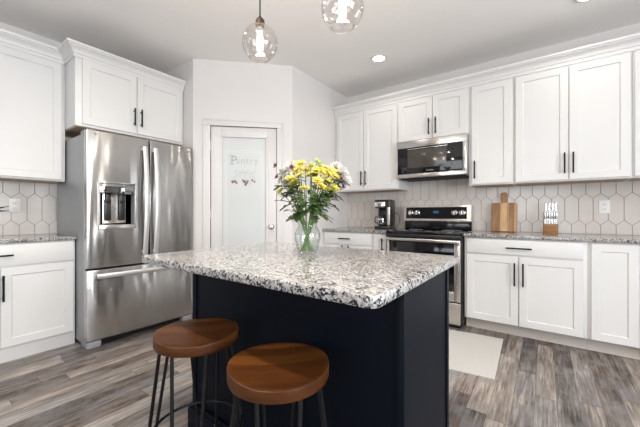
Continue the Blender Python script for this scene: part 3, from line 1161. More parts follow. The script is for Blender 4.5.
def gy_(z): return 3.645 + (z - 1.02) / 0.175 * 0.015


w = MB()
vs = []
for y_off in (-0.003, 0.004):
    for x, z in ((RX0 + 0.03, 1.045), (RX1 - 0.055, 1.045), (RX1 - 0.055, 1.178), (RX0 + 0.03, 1.178)): vs.append((x, gy_(z) + y_off, z))
w.add(vs, [(0, 1, 2, 3), (4, 5, 6, 7), (0, 1, 5, 4), (1, 2, 6, 5), (2, 3, 7, 6), (3, 0, 4, 7)])
part('control_panel', w, M_gloss, bgd, label='black control panel')
w = MB().box(-1.045, gy_(1.12) - 0.0045, 1.108, -0.985, gy_(1.12) - 0.002, 1.136)
part('display', w, M_display, bgd, label='blue clock display')
for kx in (-1.31, -1.232, -0.815, -0.737):
    w = MB().lathe([(0.033, 0.0), (0.033, 0.006), (0.027, 0.010), (0.025, 0.028), (0.022, 0.031), (0.0, 0.031)], (0, 0, 0), 24, 'y')
    w.box(-0.004, -0.036, -0.024, 0.004, -0.030, 0.024, 0.001)
    w.move(Matrix.Translation((kx, gy_(1.112) - 0.003, 1.112)))
    part('knob', w, M_chrome, bgd, label='round steel knob')

# ------------------------------------------------------------------ microwave
mw = thing('microwave', 'stainless over the range microwave with black window', 'microwave', (-1.01, 3.6, 1.505))
MX0, MX1, MZ0, MZ1, MY = -1.386, -0.636, 1.508, 1.922, 3.398
part('microwave_body', MB().box(MX0, MY + 0.03, MZ0, MX1, 3.788, MZ1, 0.003), M_greymet, mw)
fz0, fz1 = MZ0 + 0.042, MZ1 - 0.078
part('top_band', MB().box(MX0, MY, fz1, MX1, MY + 0.03, MZ1, 0.004), M_steel2, mw, label='stainless top band')
part('bottom_band', MB().box(MX0, MY, MZ0, MX1, MY + 0.03, fz0, 0.004), M_steel2, mw, label='stainless bottom band')
part('side_band', MB().box(MX1 - 0.042, MY, fz0, MX1, MY + 0.03, fz1, 0.003), M_steel2, mw)
part('side_band', MB().box(MX0, MY, fz0, MX0 + 0.012, MY + 0.03, fz1, 0.003), M_steel2, mw)
md = part('door', MB().box(MX0 + 0.012, MY + 0.001, fz0, MX1 - 0.042, MY + 0.028, fz1, 0.002), M_gloss, mw, label='black glass door')
part('window', MB().box(MX0 + 0.13, MY - 0.0006, fz0 + 0.062, MX1 - 0.20, MY + 0.004, fz1 - 0.030, 0.0005), plain('dark_mesh_window', (0.060, 0.052, 0.045), 0.16), md)
w = MB()
for k in range(9):
    w.box(-1.045 + k * 0.0085, MY + 0.0002, fz0 + 0.022, -1.040 + k * 0.0085, MY + 0.0022, fz0 + 0.033 + (0.004 if k in (0, 4, 6) else 0))
part('badge', w, M_greypl, md)
part('handle', MB().box(MX0 + 0.13, MY - 0.004, fz1 - 0.022, MX1 - 0.19, MY + 0.002, fz1 - 0.014, 0.002), M_chrome, md, label='slim steel strip')
part('underside_vent', MB().box(MX0 + 0.03, MY + 0.05, MZ0 - 0.012, MX1 - 0.03, 3.74, MZ0, 0.003), M_darkgap, mw, label='black underside vent')

# ------------------------------------------------------------------ dishwasher (only its edge is in view)
dwt = thing('dishwasher', 'dark dishwasher edge right of the narrow base cabinet', 'dishwasher', (0.88, 3.5, 0))
part('dishwasher_body', MB().box(0.581, 3.21, 0.10, 1.18, 3.77, 0.880), M_greypl, dwt)
dd = part('door', MB().box(0.583, 3.180, 0.115, 1.178, 3.209, 0.878, 0.004), M_gloss, dwt)
part('handle', MB().box(0.64, 3.150, 0.80, 1.12, 3.165, 0.82, 0.005).box(0.66, 3.16, 0.803, 0.68, 3.182, 0.817).box(1.08, 3.16, 0.803, 1.10, 3.182, 0.817), M_steel2, dd)
part('toe_kick', MB().box(0.583, 3.29, 0.0, 1.178, 3.305, 0.10), M_darkgap, dwt)

# ------------------------------------------------------------------ island
isl = thing('kitchen_island', 'dark navy kitchen island base with panelled sides', 'kitchen island', (-0.92, 1.17, 0))
IX0, IX1, IY0, IY1 = -1.468, -0.348, 0.905, 1.43
w = MB()
nt = 0.16
w.add([(IX0, IY0, 0), (IX0, IY1 - 0.075, 0), (IX0, IY1 - 0.075, nt), (IX0, IY1, nt), (IX0, IY1, 0.883), (IX0, IY0, 0.883),
       (IX1, IY0, 0), (IX1, IY1 - 0.075, 0), (IX1, IY1 - 0.075, nt), (IX1, IY1, nt), (IX1, IY1, 0.883), (IX1, IY0, 0.883)],
      [(0, 1, 2, 3, 4, 5), (6, 7, 8, 9, 10, 11)] + [(i, (i + 1) % 6, 6 + (i + 1) % 6, 6 + i) for i in range(6)])
part('island_body', w, M_navy, isl, smooth=False)
for x0, x1 in ((IX0 - 0.006, IX0 + 0.024), (IX1 - 0.024, IX1 + 0.006)):
    part('corner_trim', MB().box(x0, IY0 - 0.008, 0, x1, IY0 + 0.004, 0.883, 0.003), M_navy, isl)
for x in (IX0, IX1):
    sgn = -1 if x == IX0 else 1
    part('corner_trim', MB().box(x, IY1 - 0.028, nt, x + sgn * 0.006, IY1 + 0.004, 0.883, 0.003), M_navy, isl)


w = MB()
w.box(IX0 - 0.024, IY0 - 0.024, 0, IX1 + 0.002, IY0 - 0.008, 0.105, 0.004)
w.box(IX0 - 0.024, IY0 - 0.020, 0, IX0 - 0.006, IY1 - 0.08, 0.105, 0.004)
w.box(IX0 - 0.016, IY0 - 0.016, 0.10, IX1 + 0.002, IY0 - 0.008, 0.128, 0.004)
w.box(IX0 - 0.016, IY0 - 0.012, 0.10, IX0 - 0.006, IY1 - 0.08, 0.128, 0.004)
part('base_moulding', w, M_navy, isl)
xm = (IX0 + IX1) / 2
for i, (x0, x1) in enumerate(((IX0 + 0.02, xm - 0.004), (xm + 0.004, IX1 - 0.02))):
    w = shaker(MB(), 0, x1 - x0, 0.18, 0.70, 0, -0.02)
    w.move(Matrix.Translation((x1, IY1, 0)) @ Matrix.Rotation(math.pi, 4, 'Z'))
    part('door', w, M_navy, isl)
    w = MB().box(x0, IY1, 0.715, x1, IY1 + 0.02, 0.865, 0.003)
    part('drawer', w, M_navy, isl)
tag(part('worktop', round_slab(MB(), -1.492, 0.640, -0.310, 1.485, 0.884, 0.914, (0.05, 0.03, 0.03, 0.03), 0.005), M_granite),
    'speckled granite island worktop carrying the flower vase', 'worktop')


# ------------------------------------------------------------------ bar stools
def stool_seat(r, th, top):
    """round seat, softly dished like a saddle, with a rolled edge"""
    mb = MB()
    n = 56
    rings = [(0.0, 0, 'c'), (0.35, 0, 't'), (0.7, 0, 't'), (0.9, 0, 't'), (0.98, -0.0006, 't'), (0.995, -0.002, 't'), (1.0, -0.005, 't')]
    vs, fs = [], []

    def dish(u, a): return -0.008 * (1 - u * u) + 0.004 * u * u * math.cos(2 * a)
    vs.append((0, 0, top + dish(0, 0)))
    tops = [q for q in rings if q[2] == 't']
    for u, dz, _ in tops:
        for k in range(n):
            a = 2 * math.pi * k / n
            vs.append((u * r * math.cos(a), u * r * math.sin(a), top + dz + dish(u, a)))
    lows = [(1.0, 0.010), (0.985, 0.003), (0.95, 0.0)]
    for u, dz in lows:
        for k in range(n):
            a = 2 * math.pi * k / n
            vs.append((u * r * math.cos(a), u * r * math.sin(a), top - th + dz))
    vs.append((0, 0, top - th))
    for k in range(n): fs.append((0, 1 + k, 1 + (k + 1) % n))
    R = len(tops) + len(lows)
    for i in range(R - 1):
        for k in range(n):
            k2 = (k + 1) % n
            fs.append((1 + i * n + k, 1 + i * n + k2, 1 + (i + 1) * n + k2, 1 + (i + 1) * n + k))
    last = len(vs) - 1
    for k in range(n): fs.append((last, 1 + (R - 1) * n + (k + 1) % n, 1 + (R - 1) * n + k))
    return mb.add(vs, fs)


def make_stool(label, x, y, rot):
    t = thing('bar_stool', label, 'bar stool', (x, y, 0), rot, 'bar stools at the island')
    part('seat', stool_seat(0.157, 0.042, 0.641), M_seat, t, local=True, label='reddish brown round wooden seat')
    part('mounting_plate', MB().lathe([(0.105, 0.0), (0.105, 0.005), (0, 0.005)], (0, 0, 0.5935), 28), M_black, t, local=True)
    rr = 0.17
    for k in range(4):
        a = k * math.pi / 2
        er = Vector((math.cos(a), math.sin(a), 0))
        et = Vector((-math.sin(a), math.cos(a), 0))
        up0 = er * 0.12 + Vector((0, 0, 0.595))
        lo = er * 0.20
        pts = []
        for s in (-1, 1):
            top = up0 + et * 0.06 * s
            bot = lo + et * 0.035 * s + Vector((0, 0, 0.018))
            pts.append((top, bot))
        line = [pts[0][0], pts[0][1]]
        for j in range(1, 6):
            b = math.pi * j / 6
            line.append(lo + et * (-0.035 * math.cos(b)) + Vector((0, 0, 0.018 - 0.012 * math.sin(b))))
        line += [pts[1][1], pts[1][0]]
        part('leg', MB().tube(line, 0.0065, 8), M_black, t, local=True, label='black hairpin leg')
    ring = [(rr * math.cos(2 * math.pi * k / 48), rr * math.sin(2 * math.pi * k / 48), 0.255) for k in range(49)]
    part('footrest_ring', MB().tube(ring, 0.0055, 8, False), M_black, t, local=True, label='black footrest ring')
    return t


make_stool('wooden seat bar stool nearest the refrigerator', -1.118, 0.703, math.radians(45))
make_stool('wooden seat bar stool in front of the middle of the island', -0.673, 0.703, math.radians(44))

# ------------------------------------------------------------------ rug
rug = MB()
n = 16
c = [(-0.80, 2.27), (-0.27, 2.335), (-0.295, 3.13), (-0.82, 3.07)]
vs, fs = [], []
for i in range(n + 1):
    for j in range(n + 1):
        u, v = i / n, j / n
        x = (c[0][0] * (1 - u) + c[1][0] * u) * (1 - v) + (c[3][0] * (1 - u) + c[2][0] * u) * v
        y = (c[0][1] * (1 - u) + c[1][1] * u) * (1 - v) + (c[3][1] * (1 - u) + c[2][1] * u) * v
        z = 0.007 + 0.002 * math.sin(u * 9 + v * 3) * math.sin(v * 7)
        vs.append((x, y, z))
m_ = len(vs)
vs += [(x, y, 0.0012) for x, y, z in vs[:m_]]
N1 = n + 1
for i in range(n):
    for j in range(n):
        q = (i * N1 + j, (i + 1) * N1 + j, (i + 1) * N1 + j + 1, i * N1 + j + 1)
        fs.append(q)
        fs.append(tuple(m_ + k for k in q[::-1]))
edge = [i * N1 for i in range(N1)] + [n * N1 + j for j in range(1, N1)] + [i * N1 + n for i in range(n - 1, -1, -1)] + [j for j in range(n - 1, 0, -1)]
for a, b in zip(edge, edge[1:] + edge[:1]): fs.append((a, b, m_ + b, m_ + a))
tag(part('rug', rug.add(vs, fs), M_rug), 'off white woven mat on the floor in front of the range', 'rug')

# ------------------------------------------------------------------ pendant lamps
def pendant(label, x, y, zb):
    t = thing('pendant_lamp', label, 'pendant lamp', (x, y, zb), 0, 'glass globe pendant lamps over the island')
    part('canopy', MB().lathe([(0.062, 0), (0.062, 0.012), (0.05, 0.022), (0.0, 0.022)], (0, 0, ZC - zb - 0.022), 28), M_black, t, local=True)
    part('cord', MB().tube([(0, 0, 0.236), (0, 0, ZC - zb - 0.02)], 0.0035, 8), M_black, t, local=True, label='black cord')
    part('socket', MB().lathe([(0.0, 0.186), (0.022, 0.186), (0.024, 0.192), (0.024, 0.212), (0.019, 0.222), (0.010, 0.228), (0.006, 0.238), (0.0, 0.238)], (0, 0, 0), 24), plain('aged_bronze', (0.06, 0.045, 0.032), 0.4, 0.8), t, local=True, label='dark bronze socket')
    pr = []
    H, R0 = 0.190, 0.0895
    # outer blown globe: slightly taller than wide, dimpled open bottom
    for i in range(25):
        u = i / 24
        a = -1.03 + u * (1.03 + 1.30)
        pr.append((R0 * math.cos(a), H * 0.52 + 0.0945 * math.sin(a)))
    inner = [(max(r - 0.002, 0.001), z) for r, z in pr[::-1]]
    part('globe', MB().lathe(pr + inner, (0, 0, 0), 48, closed=True), M_globe, t, local=True, angle=60, label='clear seeded glass globe')
    ring_r, ring_z = pr[0]
    part('globe_rim', MB().tube([(ring_r * math.cos(2 * math.pi * k / 40), ring_r * math.sin(2 * math.pi * k / 40), ring_z) for k in range(41)], 0.003, 8, False), M_globe, t, local=True)
    part('bulb', MB().lathe([(0.0, 0.052), (0.008, 0.054), (0.0135, 0.062), (0.015, 0.08), (0.0145, 0.125), (0.012, 0.15), (0.011, 0.16), (0.0, 0.16)], (0, 0, 0), 20), M_bulb, t, local=True, label='glowing tubular bulb')
    part('bulb_base', MB().lathe([(0.0, 0.158), (0.012, 0.158), (0.0125, 0.192), (0.0, 0.192)], (0, 0, 0), 16), M_chrome, t, local=True)
    l = bpy.data.lights.new('bulb_light', 'POINT')
    l.energy = PENDANT_POWER
    l.color = (1.0, 0.87, 0.72)
    l.shadow_soft_size = 0.02
    o = bpy.data.objects.new('bulb_light', l)
    o.location = (0, 0, 0.03)
    col.objects.link(o)
    o.parent = t
    return t


pendant('clear glass globe pendant lamp hanging nearer the refrigerator', -1.187, 1.10, 1.884)
pendant('clear glass globe pendant lamp at the top edge, right of the other globe', -0.687, 1.10, 1.870)


def can(label, x, y, power=CAN_POWER):
    t = thing('recessed_light', label, 'recessed light', (x, y, ZC), 0, 'recessed ceiling lights')
    part('trim_ring', MB().lathe([(0.062, -0.001), (0.062, -0.010), (0.078, -0.010), (0.086, -0.004), (0.086, 0.0)], (0, 0, 0), 36, closed=False), M_trim, t, local=True)
    part('lens', MB().lathe([(0.0, -0.006), (0.061, -0.006), (0.061, -0.002), (0.0, -0.002)], (0, 0, 0), 32), M_can, t, local=True, label='glowing lens')
    l = bpy.data.lights.new('can_light', 'AREA')
    l.shape = 'DISK'
    l.size = 0.11
    l.energy = power
    l.color = (1.0, 0.92, 0.83)
    l.spread = math.radians(150)
    o = bpy.data.objects.new('can_light', l)
    o.location = (0, 0, -0.012)
    col.objects.link(o)
    o.parent = t


can('round recessed ceiling light above the microwave', -1.43, 3.02, 2.5)
can('round recessed ceiling light at the top edge above the wide wall cabinet', 0.266, 3.08, 2.5)
can('added unseen recessed ceiling light over the aisle before the refrigerator', -2.1, 0.75, 8)  # out of view, added as an extra light source
can('round recessed ceiling light above the stools', -0.85, 0.30, 22)
can('round recessed ceiling light over the open floor on the right', 0.6, 1.2)
can('round recessed ceiling light far behind the camera', 0.2, -1.6, 6)

# ------------------------------------------------------------------ coffee maker
CXM, CYM = -1.622, 3.60
cm = thing('coffee_maker', 'black and steel drip coffee maker left of the range', 'coffee maker', (CXM, CYM, 0.915))
CM = Matrix.Translation((CXM, CYM, 0.915)) @ Matrix.Rotation(math.radians(8), 4, 'Z') @ Matrix.Diagonal((0.90, 0.90, 0.97, 1))


def cpart(name, mb, mat, parent=None, **kw): return part(name, mb.move(CM), mat, parent or cm, **kw)


cpart('base', MB().box(-0.115, -0.11, 0.0, 0.115, 0.11, 0.035, 0.008), M_blackpl)
cpart('rear_column', MB().box(-0.10, 0.03, 0.035, 0.045, 0.108, 0.27, 0.006), M_blackpl)
cpart('water_tank', MB().box(0.045, -0.105, 0.035, 0.115, 0.108, 0.362, 0.01), M_blackpl, label='black water tank column')
cpart('tank_panel', MB().box(0.060, -0.109, 0.05, 0.100, -0.103, 0.275, 0.003), M_steel2, label='vertical steel strip')
cpart('brew_head', MB().box(-0.118, -0.105, 0.262, 0.043, 0.108, 0.358, 0.01), M_blackpl)
cpart('head_band', MB().box(-0.116, -0.110, 0.275, 0.036, -0.101, 0.342, 0.003), M_chrome, label='steel band across the brew head')
cpart('lid', MB().box(-0.112, -0.10, 0.358, 0.112, 0.10, 0.371, 0.006), M_blackpl)
cf = cpart('carafe', MB().lathe([(0.0, 0.0), (0.050, 0.0), (0.062, 0.012), (0.067, 0.045), (0.060, 0.085), (0.045, 0.112), (0.047, 0.125), (0.043, 0.125), (0.041, 0.112), (0.056, 0.085), (0.063, 0.045), (0.058, 0.014), (0.0, 0.004)], (-0.035, -0.035, 0.036), 32), M_acrylic, label='glass carafe')
cpart('carafe_lid', MB().lathe([(0.0, 0.0), (0.048, 0.0), (0.050, 0.012), (0.03, 0.02), (0.0, 0.022)], (-0.035, -0.035, 0.161), 28), M_blackpl, cf)
cpart('carafe_band', MB().lathe([(0.0635, 0.0), (0.0615, 0.018), (0.0600, 0.018), (0.062, 0.0)], (-0.035, -0.035, 0.112), 32, closed=True), M_chrome, cf)
cpart('carafe_handle', MB().tube([(-0.085, -0.06, 0.15), (-0.108, -0.085, 0.150), (-0.114, -0.092, 0.125), (-0.112, -0.090, 0.085), (-0.092, -0.068, 0.072)], 0.008, 10), M_blackpl, cf)
part('cord', MB().tube([(-1.53, 3.66, 1.10), (-1.50, 3.67, 1.115), (-1.472, 3.68, 1.08), (-1.462, 3.69, 1.02), (-1.48, 3.68, 0.96), (-1.51, 3.67, 0.925), (-1.53, 3.66, 0.922)], 0.004, 8), M_blackpl, cm, label='black power cord')

# ------------------------------------------------------------------ cutting board
cb = thing('cutting_board', 'wooden paddle cutting board leaning on the tiles', 'cutting board', (-0.345, 3.70, 0.915))
TILT = math.radians(-9.5)
BM = Matrix.Translation((-0.348, 3.712, 0.9155)) @ Matrix.Rotation(TILT, 4, 'X')


def outline_slab(mb, pts, y0, y1, bev=0.003):
    """plate facing -y from an (x, z) outline, small chamfer front and back"""
    n = len(pts)
    cx = sum(p[0] for p in pts) / n; cz = sum(p[1] for p in pts) / n
    ins = []
    for i in range(n):
        a, b, c = Vector(pts[i - 1]), Vector(pts[i]), Vector(pts[(i + 1) % n])
        d = ((b - a).normalized() + (c - b).normalized()).normalized()
        nv = Vector((-d.y, d.x))
        ins.append(b + nv * bev)
    vs = [(p[0], y0, p[1]) for p in ins] + [(p[0], y0 + bev, p[1]) for p in pts] + [(p[0], y1 - bev, p[1]) for p in pts] + [(p[0], y1, p[1]) for p in ins]
    fs = [tuple(range(n)), tuple(range(3 * n, 4 * n))]
    for j in range(3):
        for i in range(n):
            i2 = (i + 1) % n
            fs.append((j * n + i, j * n + i2, (j + 1) * n + i2, (j + 1) * n + i))
    return mb.add(vs, fs)


def rrect(x0, z0, x1, z1, r, n=6):
    pts = []
    for cx, cz, a0 in ((x1 - r, z0 + r, -0.5), (x1 - r, z1 - r, 0.0), (x0 + r, z1 - r, 0.5), (x0 + r, z0 + r, 1.0)):
        for k in range(n + 1):
            a = (a0 + 0.5 * k / n) * math.pi
            pts.append((cx + r * math.cos(a), cz + r * math.sin(a)))
    return pts


part('board', outline_slab(MB(), rrect(-0.114, 0, 0.114, 0.302, 0.014), -0.020, 0.0).move(BM), M_board, cb)
w = outline_slab(MB(), rrect(-0.031, 0.30, 0.031, 0.415, 0.026), -0.020, 0.0).move(BM)
part('handle', w, M_boardh, cb, label='darker wooden handle')
part('center_strip', outline_slab(MB(), rrect(-0.030, 0.004, 0.030, 0.300, 0.002, 2), -0.0206, -0.019, 0.0003).move(BM), wood('maple_strip', (0.42, 0.25, 0.11), (0.64, 0.43, 0.22), 2, 1, 0.45, 12), cb, label='paler middle stave')

# ------------------------------------------------------------------ knife block and knives
KX, KY = 0.043, 3.66
kb_ = thing('knife_block', 'wooden knife block holding steel knives', 'knife block', (KX, KY, 0.915))
part('block_body', MB().box(KX - 0.058, KY - 0.045, 0.9155, KX + 0.056, KY + 0.045, 1.005, 0.004), M_block, kb_)
part('block_foot', MB().box(KX - 0.060, KY - 0.047, 0.915, KX + 0.058, KY + 0.047, 0.921, 0.001), M_boardh, kb_)
part('clear_guard', MB().box(KX - 0.052, KY - 0.040, 1.004, KX + 0.052, KY - 0.036, 1.085, 0.001), M_acrylic, kb_, label='clear guard panel')
part('side_post', MB().box(KX - 0.058, KY - 0.04, 1.004, KX - 0.052, KY + 0.03, 1.12, 0.001), M_boardh, kb_)


def knife(label, x, y, z0, hl, hw, tip_white):
    t = thing('kitchen_knife', label, 'knife', (x, y, z0), 0, 'knives in the knife block')
    part('blade', MB().box(-0.0012, -0.011, -0.05, 0.0012, 0.011, 0.0), M_chrome, t, local=True)
    pts = [(0, 0, 0), (0, 0, 0.006), (0, 0, hl * 0.45), (0, 0, hl - 0.012), (0, 0, hl - 0.004), (0, 0, hl)]
    part('handle', MB().tube(pts, [hw * 0.7, hw * 0.8, hw * 0.72, hw, hw * 0.95, hw * 0.5], 12), M_chrome, t, local=True, label='steel handle')
    if tip_white:
        part('end_cap', MB().tube([(0, 0, hl - 0.022), (0, 0, hl + 0.001)], hw * 1.02, 12), M_whitepl, t, local=True)


for k in range(6):
    knife('steel steak knife in the lower front row of the knife block', KX - 0.043 + k * 0.0175, KY - 0.024, 1.055, 0.075, 0.0075, True)
for k in range(4):
    knife('tall steel kitchen knife in the rear row of the knife block', KX - 0.036 + k * 0.025, KY + 0.018, 1.055, 0.155, 0.0095, False)

# ------------------------------------------------------------------ black metal starburst on the left worktop
sb = thing('metal_starburst', 'black spiky metal ornament at the left edge of the photo', 'ornament', (-3.62, 0.40, 0.915))
CS = Vector((-3.62, 0.395, 1.125))
part('stand', MB().lathe([(0.045, 0), (0.045, 0.008), (0.006, 0.014), (0.005, 0.19), (0.0, 0.19)], (-3.62, 0.395, 0.9152), 24), M_black, sb)
w = MB()
for d, L in (((0.15, 0.96, 0.26), 0.160), ((0.1, 0.99, 0.01), 0.155), ((0.2, 0.7, 0.75), 0.11), ((0, 0.2, 1), 0.13), ((0.2, -0.6, 0.8), 0.12), ((0, -1, 0.15), 0.15), ((0.1, -0.75, -0.6), 0.12), ((0.2, 0.65, -0.7), 0.11), ((0.9, 0.1, 0.4), 0.12), ((-0.9, 0.1, 0.4), 0.12), ((0.8, -0.2, -0.5), 0.11)):
    d = Vector(d).normalized()
    w.tube([CS, CS + d * L * 0.5, CS + d * L], [0.012, 0.0085, 0.0008], 8)
part('spikes', w, M_black, sb)
part('core', MB().lathe([(0.0, -0.016), (0.011, -0.011), (0.016, 0.0), (0.011, 0.011), (0.0, 0.016)], CS, 16), M_black, sb)

# ------------------------------------------------------------------ vase and bouquet
VX, VY, VZ = -0.900, 1.132, 0.9145
va = thing('flower_vase', 'clear glass vase on the island holding the bouquet', 'vase', (VX, VY, VZ))
po = [(0.0, 0.0), (0.036, 0.0), (0.040, 0.004), (0.047, 0.03), (0.055, 0.070), (0.056, 0.092), (0.049, 0.112), (0.041, 0.125), (0.040, 0.134), (0.046, 0.148)]
pi_ = [(0.0435, 0.148), (0.0375, 0.134), (0.0385, 0.125), (0.0465, 0.112), (0.0535, 0.092), (0.0525, 0.070), (0.0445, 0.03), (0.036, 0.010), (0.0, 0.010)]
po = [(r * 1.09, z * 1.04) for r, z in po]
pi_ = [(r * 1.09, z * 1.04) for r, z in pi_]
part('vase_body', MB().lathe(po + pi_, (VX, VY, VZ), 40), M_vase, va, angle=60)

FWD = Vector((-math.sin(YAW), math.cos(YAW), 0))
RGT = Vector((math.cos(YAW), math.sin(YAW), 0))
VC = Vector((VX, VY, 0))
random.seed(21)


def petal(mb, M, L, W_, curl, base=0.0):
    """a petal lying along +x: four cross-sections, bent upward"""
    vs = []
    for u, w_ in ((base, 0.35), (0.45, 0.95), (0.8, 0.9), (1.0, 0.35)):
        x = L * u
        z = curl * L * (u * u)
        for s in (-1, 0, 1): vs.append(M @ Vector((x, s * W_ * w_ / 2, z + (0.0 if s == 0 else 0.12 * W_))))
    fs = []
    for i in range(3):
        for s in range(2): fs.append((i * 3 + s, i * 3 + s + 1, (i + 1) * 3 + s + 1, (i + 1) * 3 + s))
    mb.add(vs, fs)


def bloom_mesh(name, R, layers, mat, seed):
    rnd = random.Random(seed)
    mb = MB()
    for n, L, W_, tilt, curl in layers:
        for k in range(n):
            a = 2 * math.pi * (k + rnd.uniform(-0.2, 0.2)) / n + rnd.random()
            M = Matrix.Rotation(a, 4, 'Z') @ Matrix.Rotation(-(tilt + rnd.uniform(-0.1, 0.1)), 4, 'Y')
            petal(mb, M, R * L * rnd.uniform(0.9, 1.08), R * W_, curl)
    me = bpy.data.meshes.new(name)
    me.from_pydata(mb.v, [], mb.f)
    me.materials.append(mat)
    me.polygons.foreach_set('use_smooth', [True] * len(me.polygons))
    return me


ylayers = [(16, 1.0, 0.34, 0.10, 0.05), (14, 0.85, 0.32, 0.35, 0.05), (10, 0.62, 0.28, 0.65, 0.10)]
wlayers = [(18, 1.0, 0.26, -0.5, 0.1), (18, 1.0, 0.26, -0.1, 0.1), (18, 0.98, 0.26, 0.3, 0.12), (16, 0.95, 0.25, 0.65, 0.12), (12, 0.9, 0.25, 1.0, 0.1), (8, 0.85, 0.25, 1.35, 0.05)]
mlayers = [(12, 1.0, 0.36, 0.5, 0.1), (9, 0.85, 0.34, 0.95, 0.1), (5, 0.7, 0.3, 1.3, 0.05)]
ME_Y = [bloom_mesh('yellow_bloom', 0.034, ylayers, M_yellow, s) for s in (1, 2, 3)]
ME_W = [bloom_mesh('white_bloom', 0.040, wlayers, M_white, s) for s in (4, 5)]
ME_M = [bloom_mesh('maroon_bloom', 0.020, mlayers, M_maroon, s) for s in (6,)]
cmb_ = MB().lathe([(0.0115, 0.0), (0.0105, 0.004), (0.006, 0.0075), (0.0, 0.0085)], (0, 0, 0), 14)
bud_ = MB().lathe([(0.0, -0.004), (0.007, 0.0), (0.010, 0.008), (0.008, 0.017), (0.003, 0.022), (0.0, 0.022)], (0, 0, 0), 12)


def mb_mesh(name, mb, mat):
    me = bpy.data.meshes.new(name)
    me.from_pydata(mb.v, [], mb.f)
    me.materials.append(mat)
    me.polygons.foreach_set('use_smooth', [True] * len(me.polygons))
    return me


ME_C = mb_mesh('bloom_centre', cmb_, M_yellowc)
ME_B = mb_mesh('bud', bud_, M_bud)


def leaf_mesh(seed):
    rnd = random.Random(seed)
    mb = MB()
    L, W_ = 0.062, 0.034
    N = 12
    vs, fs = [], []
    for i in range(N + 1):
        u = i / N
        lobe = 0.72 + 0.28 * math.cos(u * 6 * math.pi + 2.6)
        hw = W_ * math.sin(math.pi * min(1, u * 0.93 + 0.05)) ** 0.8 * lobe / 2 * 1.25
        z = -0.30 * L * u * u
        vs += [(L * u, -hw, z + 0.2 * hw), (L * u, 0, z), (L * u, hw, z + 0.2 * hw)]
    for i in range(N):
        for s in range(2): fs.append((i * 3 + s, i * 3 + s + 1, (i + 1) * 3 + s + 1, (i + 1) * 3 + s))
    mb.add(vs, fs)
    return mb_mesh('leaf', mb, M_leaf)


ME_L = [leaf_mesh(1), leaf_mesh(2)]


def link_mesh(name, me, parent, M):
    o = bpy.data.objects.new(name, me)
    col.objects.link(o)
    o.parent = parent
    o.matrix_basis = M
    return o


def orient(d, roll=0.0):
    """rotation taking +z to d"""
    q = Vector((0, 0, 1)).rotation_difference(Vector(d).normalized())
    return q.to_matrix().to_4x4() @ Matrix.Rotation(roll, 4, 'Z')


def flower(name, label, group, head, face, mesh, centre, nleaf, rnd, scale=1.0):
    """head: world position of the bloom; face: direction it looks; the stem comes up from the foot of the vase"""
    off = Vector(head) - Vector((VX, VY, head[2]))
    ang = math.atan2(off.y, off.x) + rnd.uniform(-0.5, 0.5)
    rb = rnd.uniform(0.012, 0.033)
    foot = Vector((VX - rb * math.cos(ang), VY - rb * math.sin(ang), VZ + 0.014))
    rn = rnd.uniform(0.006, 0.027)
    neck = Vector((VX + rn * math.cos(ang), VY + rn * math.sin(ang), VZ + 0.132))
    head = Vector(head)
    t = thing(name, label, 'flower', foot, 0, group)
    fn = Vector(face).normalized()
    base = head - fn * 0.006
    mid = neck.lerp(base, 0.55) + Vector((0, 0, 0.02))
    P = [foot, neck, mid, base]
    pts = []
    for i in range(3):
        p0 = P[i - 1] if i else P[0] * 2 - P[1]
        p1, p2 = P[i], P[i + 1]
        p3 = P[i + 2] if i < 2 else base + (base - mid) * 0.3 + fn * 0.02
        for k in range(5):
            u = k / 5
            pts.append(0.5 * ((2 * p1) + (p2 - p0) * u + (2 * p0 - 5 * p1 + 4 * p2 - p3) * u * u + (3 * p1 - p0 - 3 * p2 + p3) * u ** 3))
    pts.append(base)
    part('stem', MB().tube(pts, 0.0021, 6), M_stem, t)
    I = Matrix.Translation(foot).inverted()
    S = Matrix.Scale(scale, 4)
    link_mesh('bloom', mesh, t, I @ Matrix.Translation(head) @ orient(fn, rnd.uniform(0, 6)) @ S)
    if centre: link_mesh('bloom_centre', ME_C, t, I @ Matrix.Translation(head) @ orient(fn) @ S)
    for k in range(nleaf):
        i = rnd.randint(7, 13)
        p = pts[i]
        a = ang + rnd.uniform(-1.4, 1.4)
        d = Vector((math.cos(a), math.sin(a), rnd.uniform(-0.35, 0.5))).normalized()
        x = d
        y = Vector((0, 0, 1)).cross(x).normalized()
        z = x.cross(y)
        Mr = Matrix((x, y, z)).transposed().to_4x4()
        link_mesh('leaf', rnd.choice(ME_L), t, I @ Matrix.Translation(p) @ Mr @ Matrix.Scale(rnd.uniform(0.8, 1.3), 4))
    return t


def at(right, height, depth):
    """a point of the bouquet: metres to the right of the vase axis, height, metres further away"""
    return VC + RGT * (right * 0.88) + FWD * depth + Vector((0, 0, 0.914 + (height - 0.914) * 0.965))


rnd = random.Random(5)
YG = 'yellow daisies in the bouquet'
YLAB = 'yellow daisy among the crowded upper heads of the bouquet'
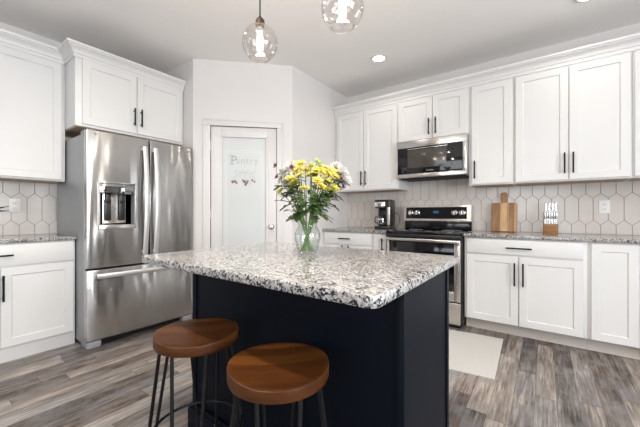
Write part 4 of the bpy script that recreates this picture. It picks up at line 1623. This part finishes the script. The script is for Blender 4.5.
# right, height, depth, label
ys = [(-0.038, 1.352, 0.00, YLAB), (-0.050, 1.318, -0.03, YLAB), (-0.082, 1.275, -0.05, YLAB), (-0.034, 1.290, -0.06, YLAB), (-0.012, 1.325, 0.02, YLAB),
      (-0.010, 1.224, -0.10, 'low side facing yellow daisy in the front centre of the bouquet'),
      (0.056, 1.264, -0.08, YLAB), (0.104, 1.262, -0.05, YLAB), (0.070, 1.238, -0.09, YLAB), (0.094, 1.222, -0.07, YLAB), (0.140, 1.232, -0.03, YLAB),
      (0.084, 1.335, 0.00, YLAB), (0.122, 1.322, 0.02, YLAB), (0.150, 1.318, 0.04, YLAB), (0.146, 1.290, -0.01, YLAB), (0.022, 1.345, 0.03, YLAB), (0.078, 1.305, -0.05, YLAB),
      (0.110, 1.298, -0.04, YLAB), (-0.062, 1.335, 0.05, YLAB), (0.020, 1.300, 0.00, YLAB), (0.050, 1.318, -0.03, YLAB), (-0.068, 1.252, -0.04, YLAB),
      (-0.142, 1.218, -0.02, 'small yellow daisy hanging out at the lower left of the bouquet')]
for r, hgt, dp_, lb in ys:
    face = RGT * (r * 3.0 + rnd.uniform(-0.45, 0.45)) - FWD * rnd.uniform(0.35, 0.9) + Vector((0, 0, rnd.uniform(0.5, 1.0)))
    if 'low side' in lb: face = RGT * 0.1 - FWD * 0.35 + Vector((0, 0, 1))
    flower('yellow_daisy', lb, YG, at(r, hgt, dp_), face, rnd.choice(ME_Y), True, 5, rnd, 0.62 if 'small' in lb else rnd.uniform(0.74, 0.94))
WL, WR = 'white chrysanthemum at the left side of the bouquet', 'white chrysanthemum at the right side of the bouquet'
for r, hgt, dp_, s in ((-0.120, 1.322, 0.03, 1.0), (-0.090, 1.345, 0.06, 0.85), (-0.135, 1.285, 0.05, 0.9), (-0.108, 1.262, 0.00, 0.75), (0.180, 1.310, 0.05, 1.0), (0.196, 1.272, 0.03, 0.95), (0.168, 1.262, 0.06, 0.85), (0.155, 1.345, 0.09, 0.85)):
    face = RGT * (r * 4) - FWD * 0.5 + Vector((0, 0, 0.8))
    flower('white_chrysanthemum', WL if r < 0 else WR, 'white chrysanthemums in the bouquet', at(r, hgt, dp_), face, rnd.choice(ME_W), False, 3, rnd, s * 1.12)
for r, hgt, dp_, lb in ((-0.163, 1.340, -0.01, 'maroon flower at the upper left tip of the bouquet'), (-0.155, 1.284, -0.02, 'maroon flower below the upper left tip of the bouquet'),
                        (-0.078, 1.330, -0.02, 'maroon flower tucked beside the left white heads'), (0.172, 1.274, -0.02, 'maroon flower high on the right side of the bouquet'), (0.182, 1.240, -0.02, 'maroon flower low on the right side of the bouquet')):
    face = RGT * (r * 5) - FWD * 0.5 + Vector((0, 0, 0.5))
    flower('maroon_flower', lb, 'maroon flowers in the bouquet', at(r, hgt, dp_), face, ME_M[0], False, 2, rnd, rnd.uniform(0.8, 1.0))
for r, hgt, dp_, lb in ((0.050, 1.362, 0.0, 'lime green bud standing highest in the bouquet'), (0.062, 1.352, -0.01, 'lime green bud just below the highest bud'), (0.020, 1.338, -0.03, 'lime green bud near the top centre of the bouquet')):
    flower('green_bud', lb, 'lime green buds in the bouquet', at(r, hgt, dp_), RGT * 0.1 + Vector((0, 0, 1)), ME_B, False, 1, rnd, 0.85)
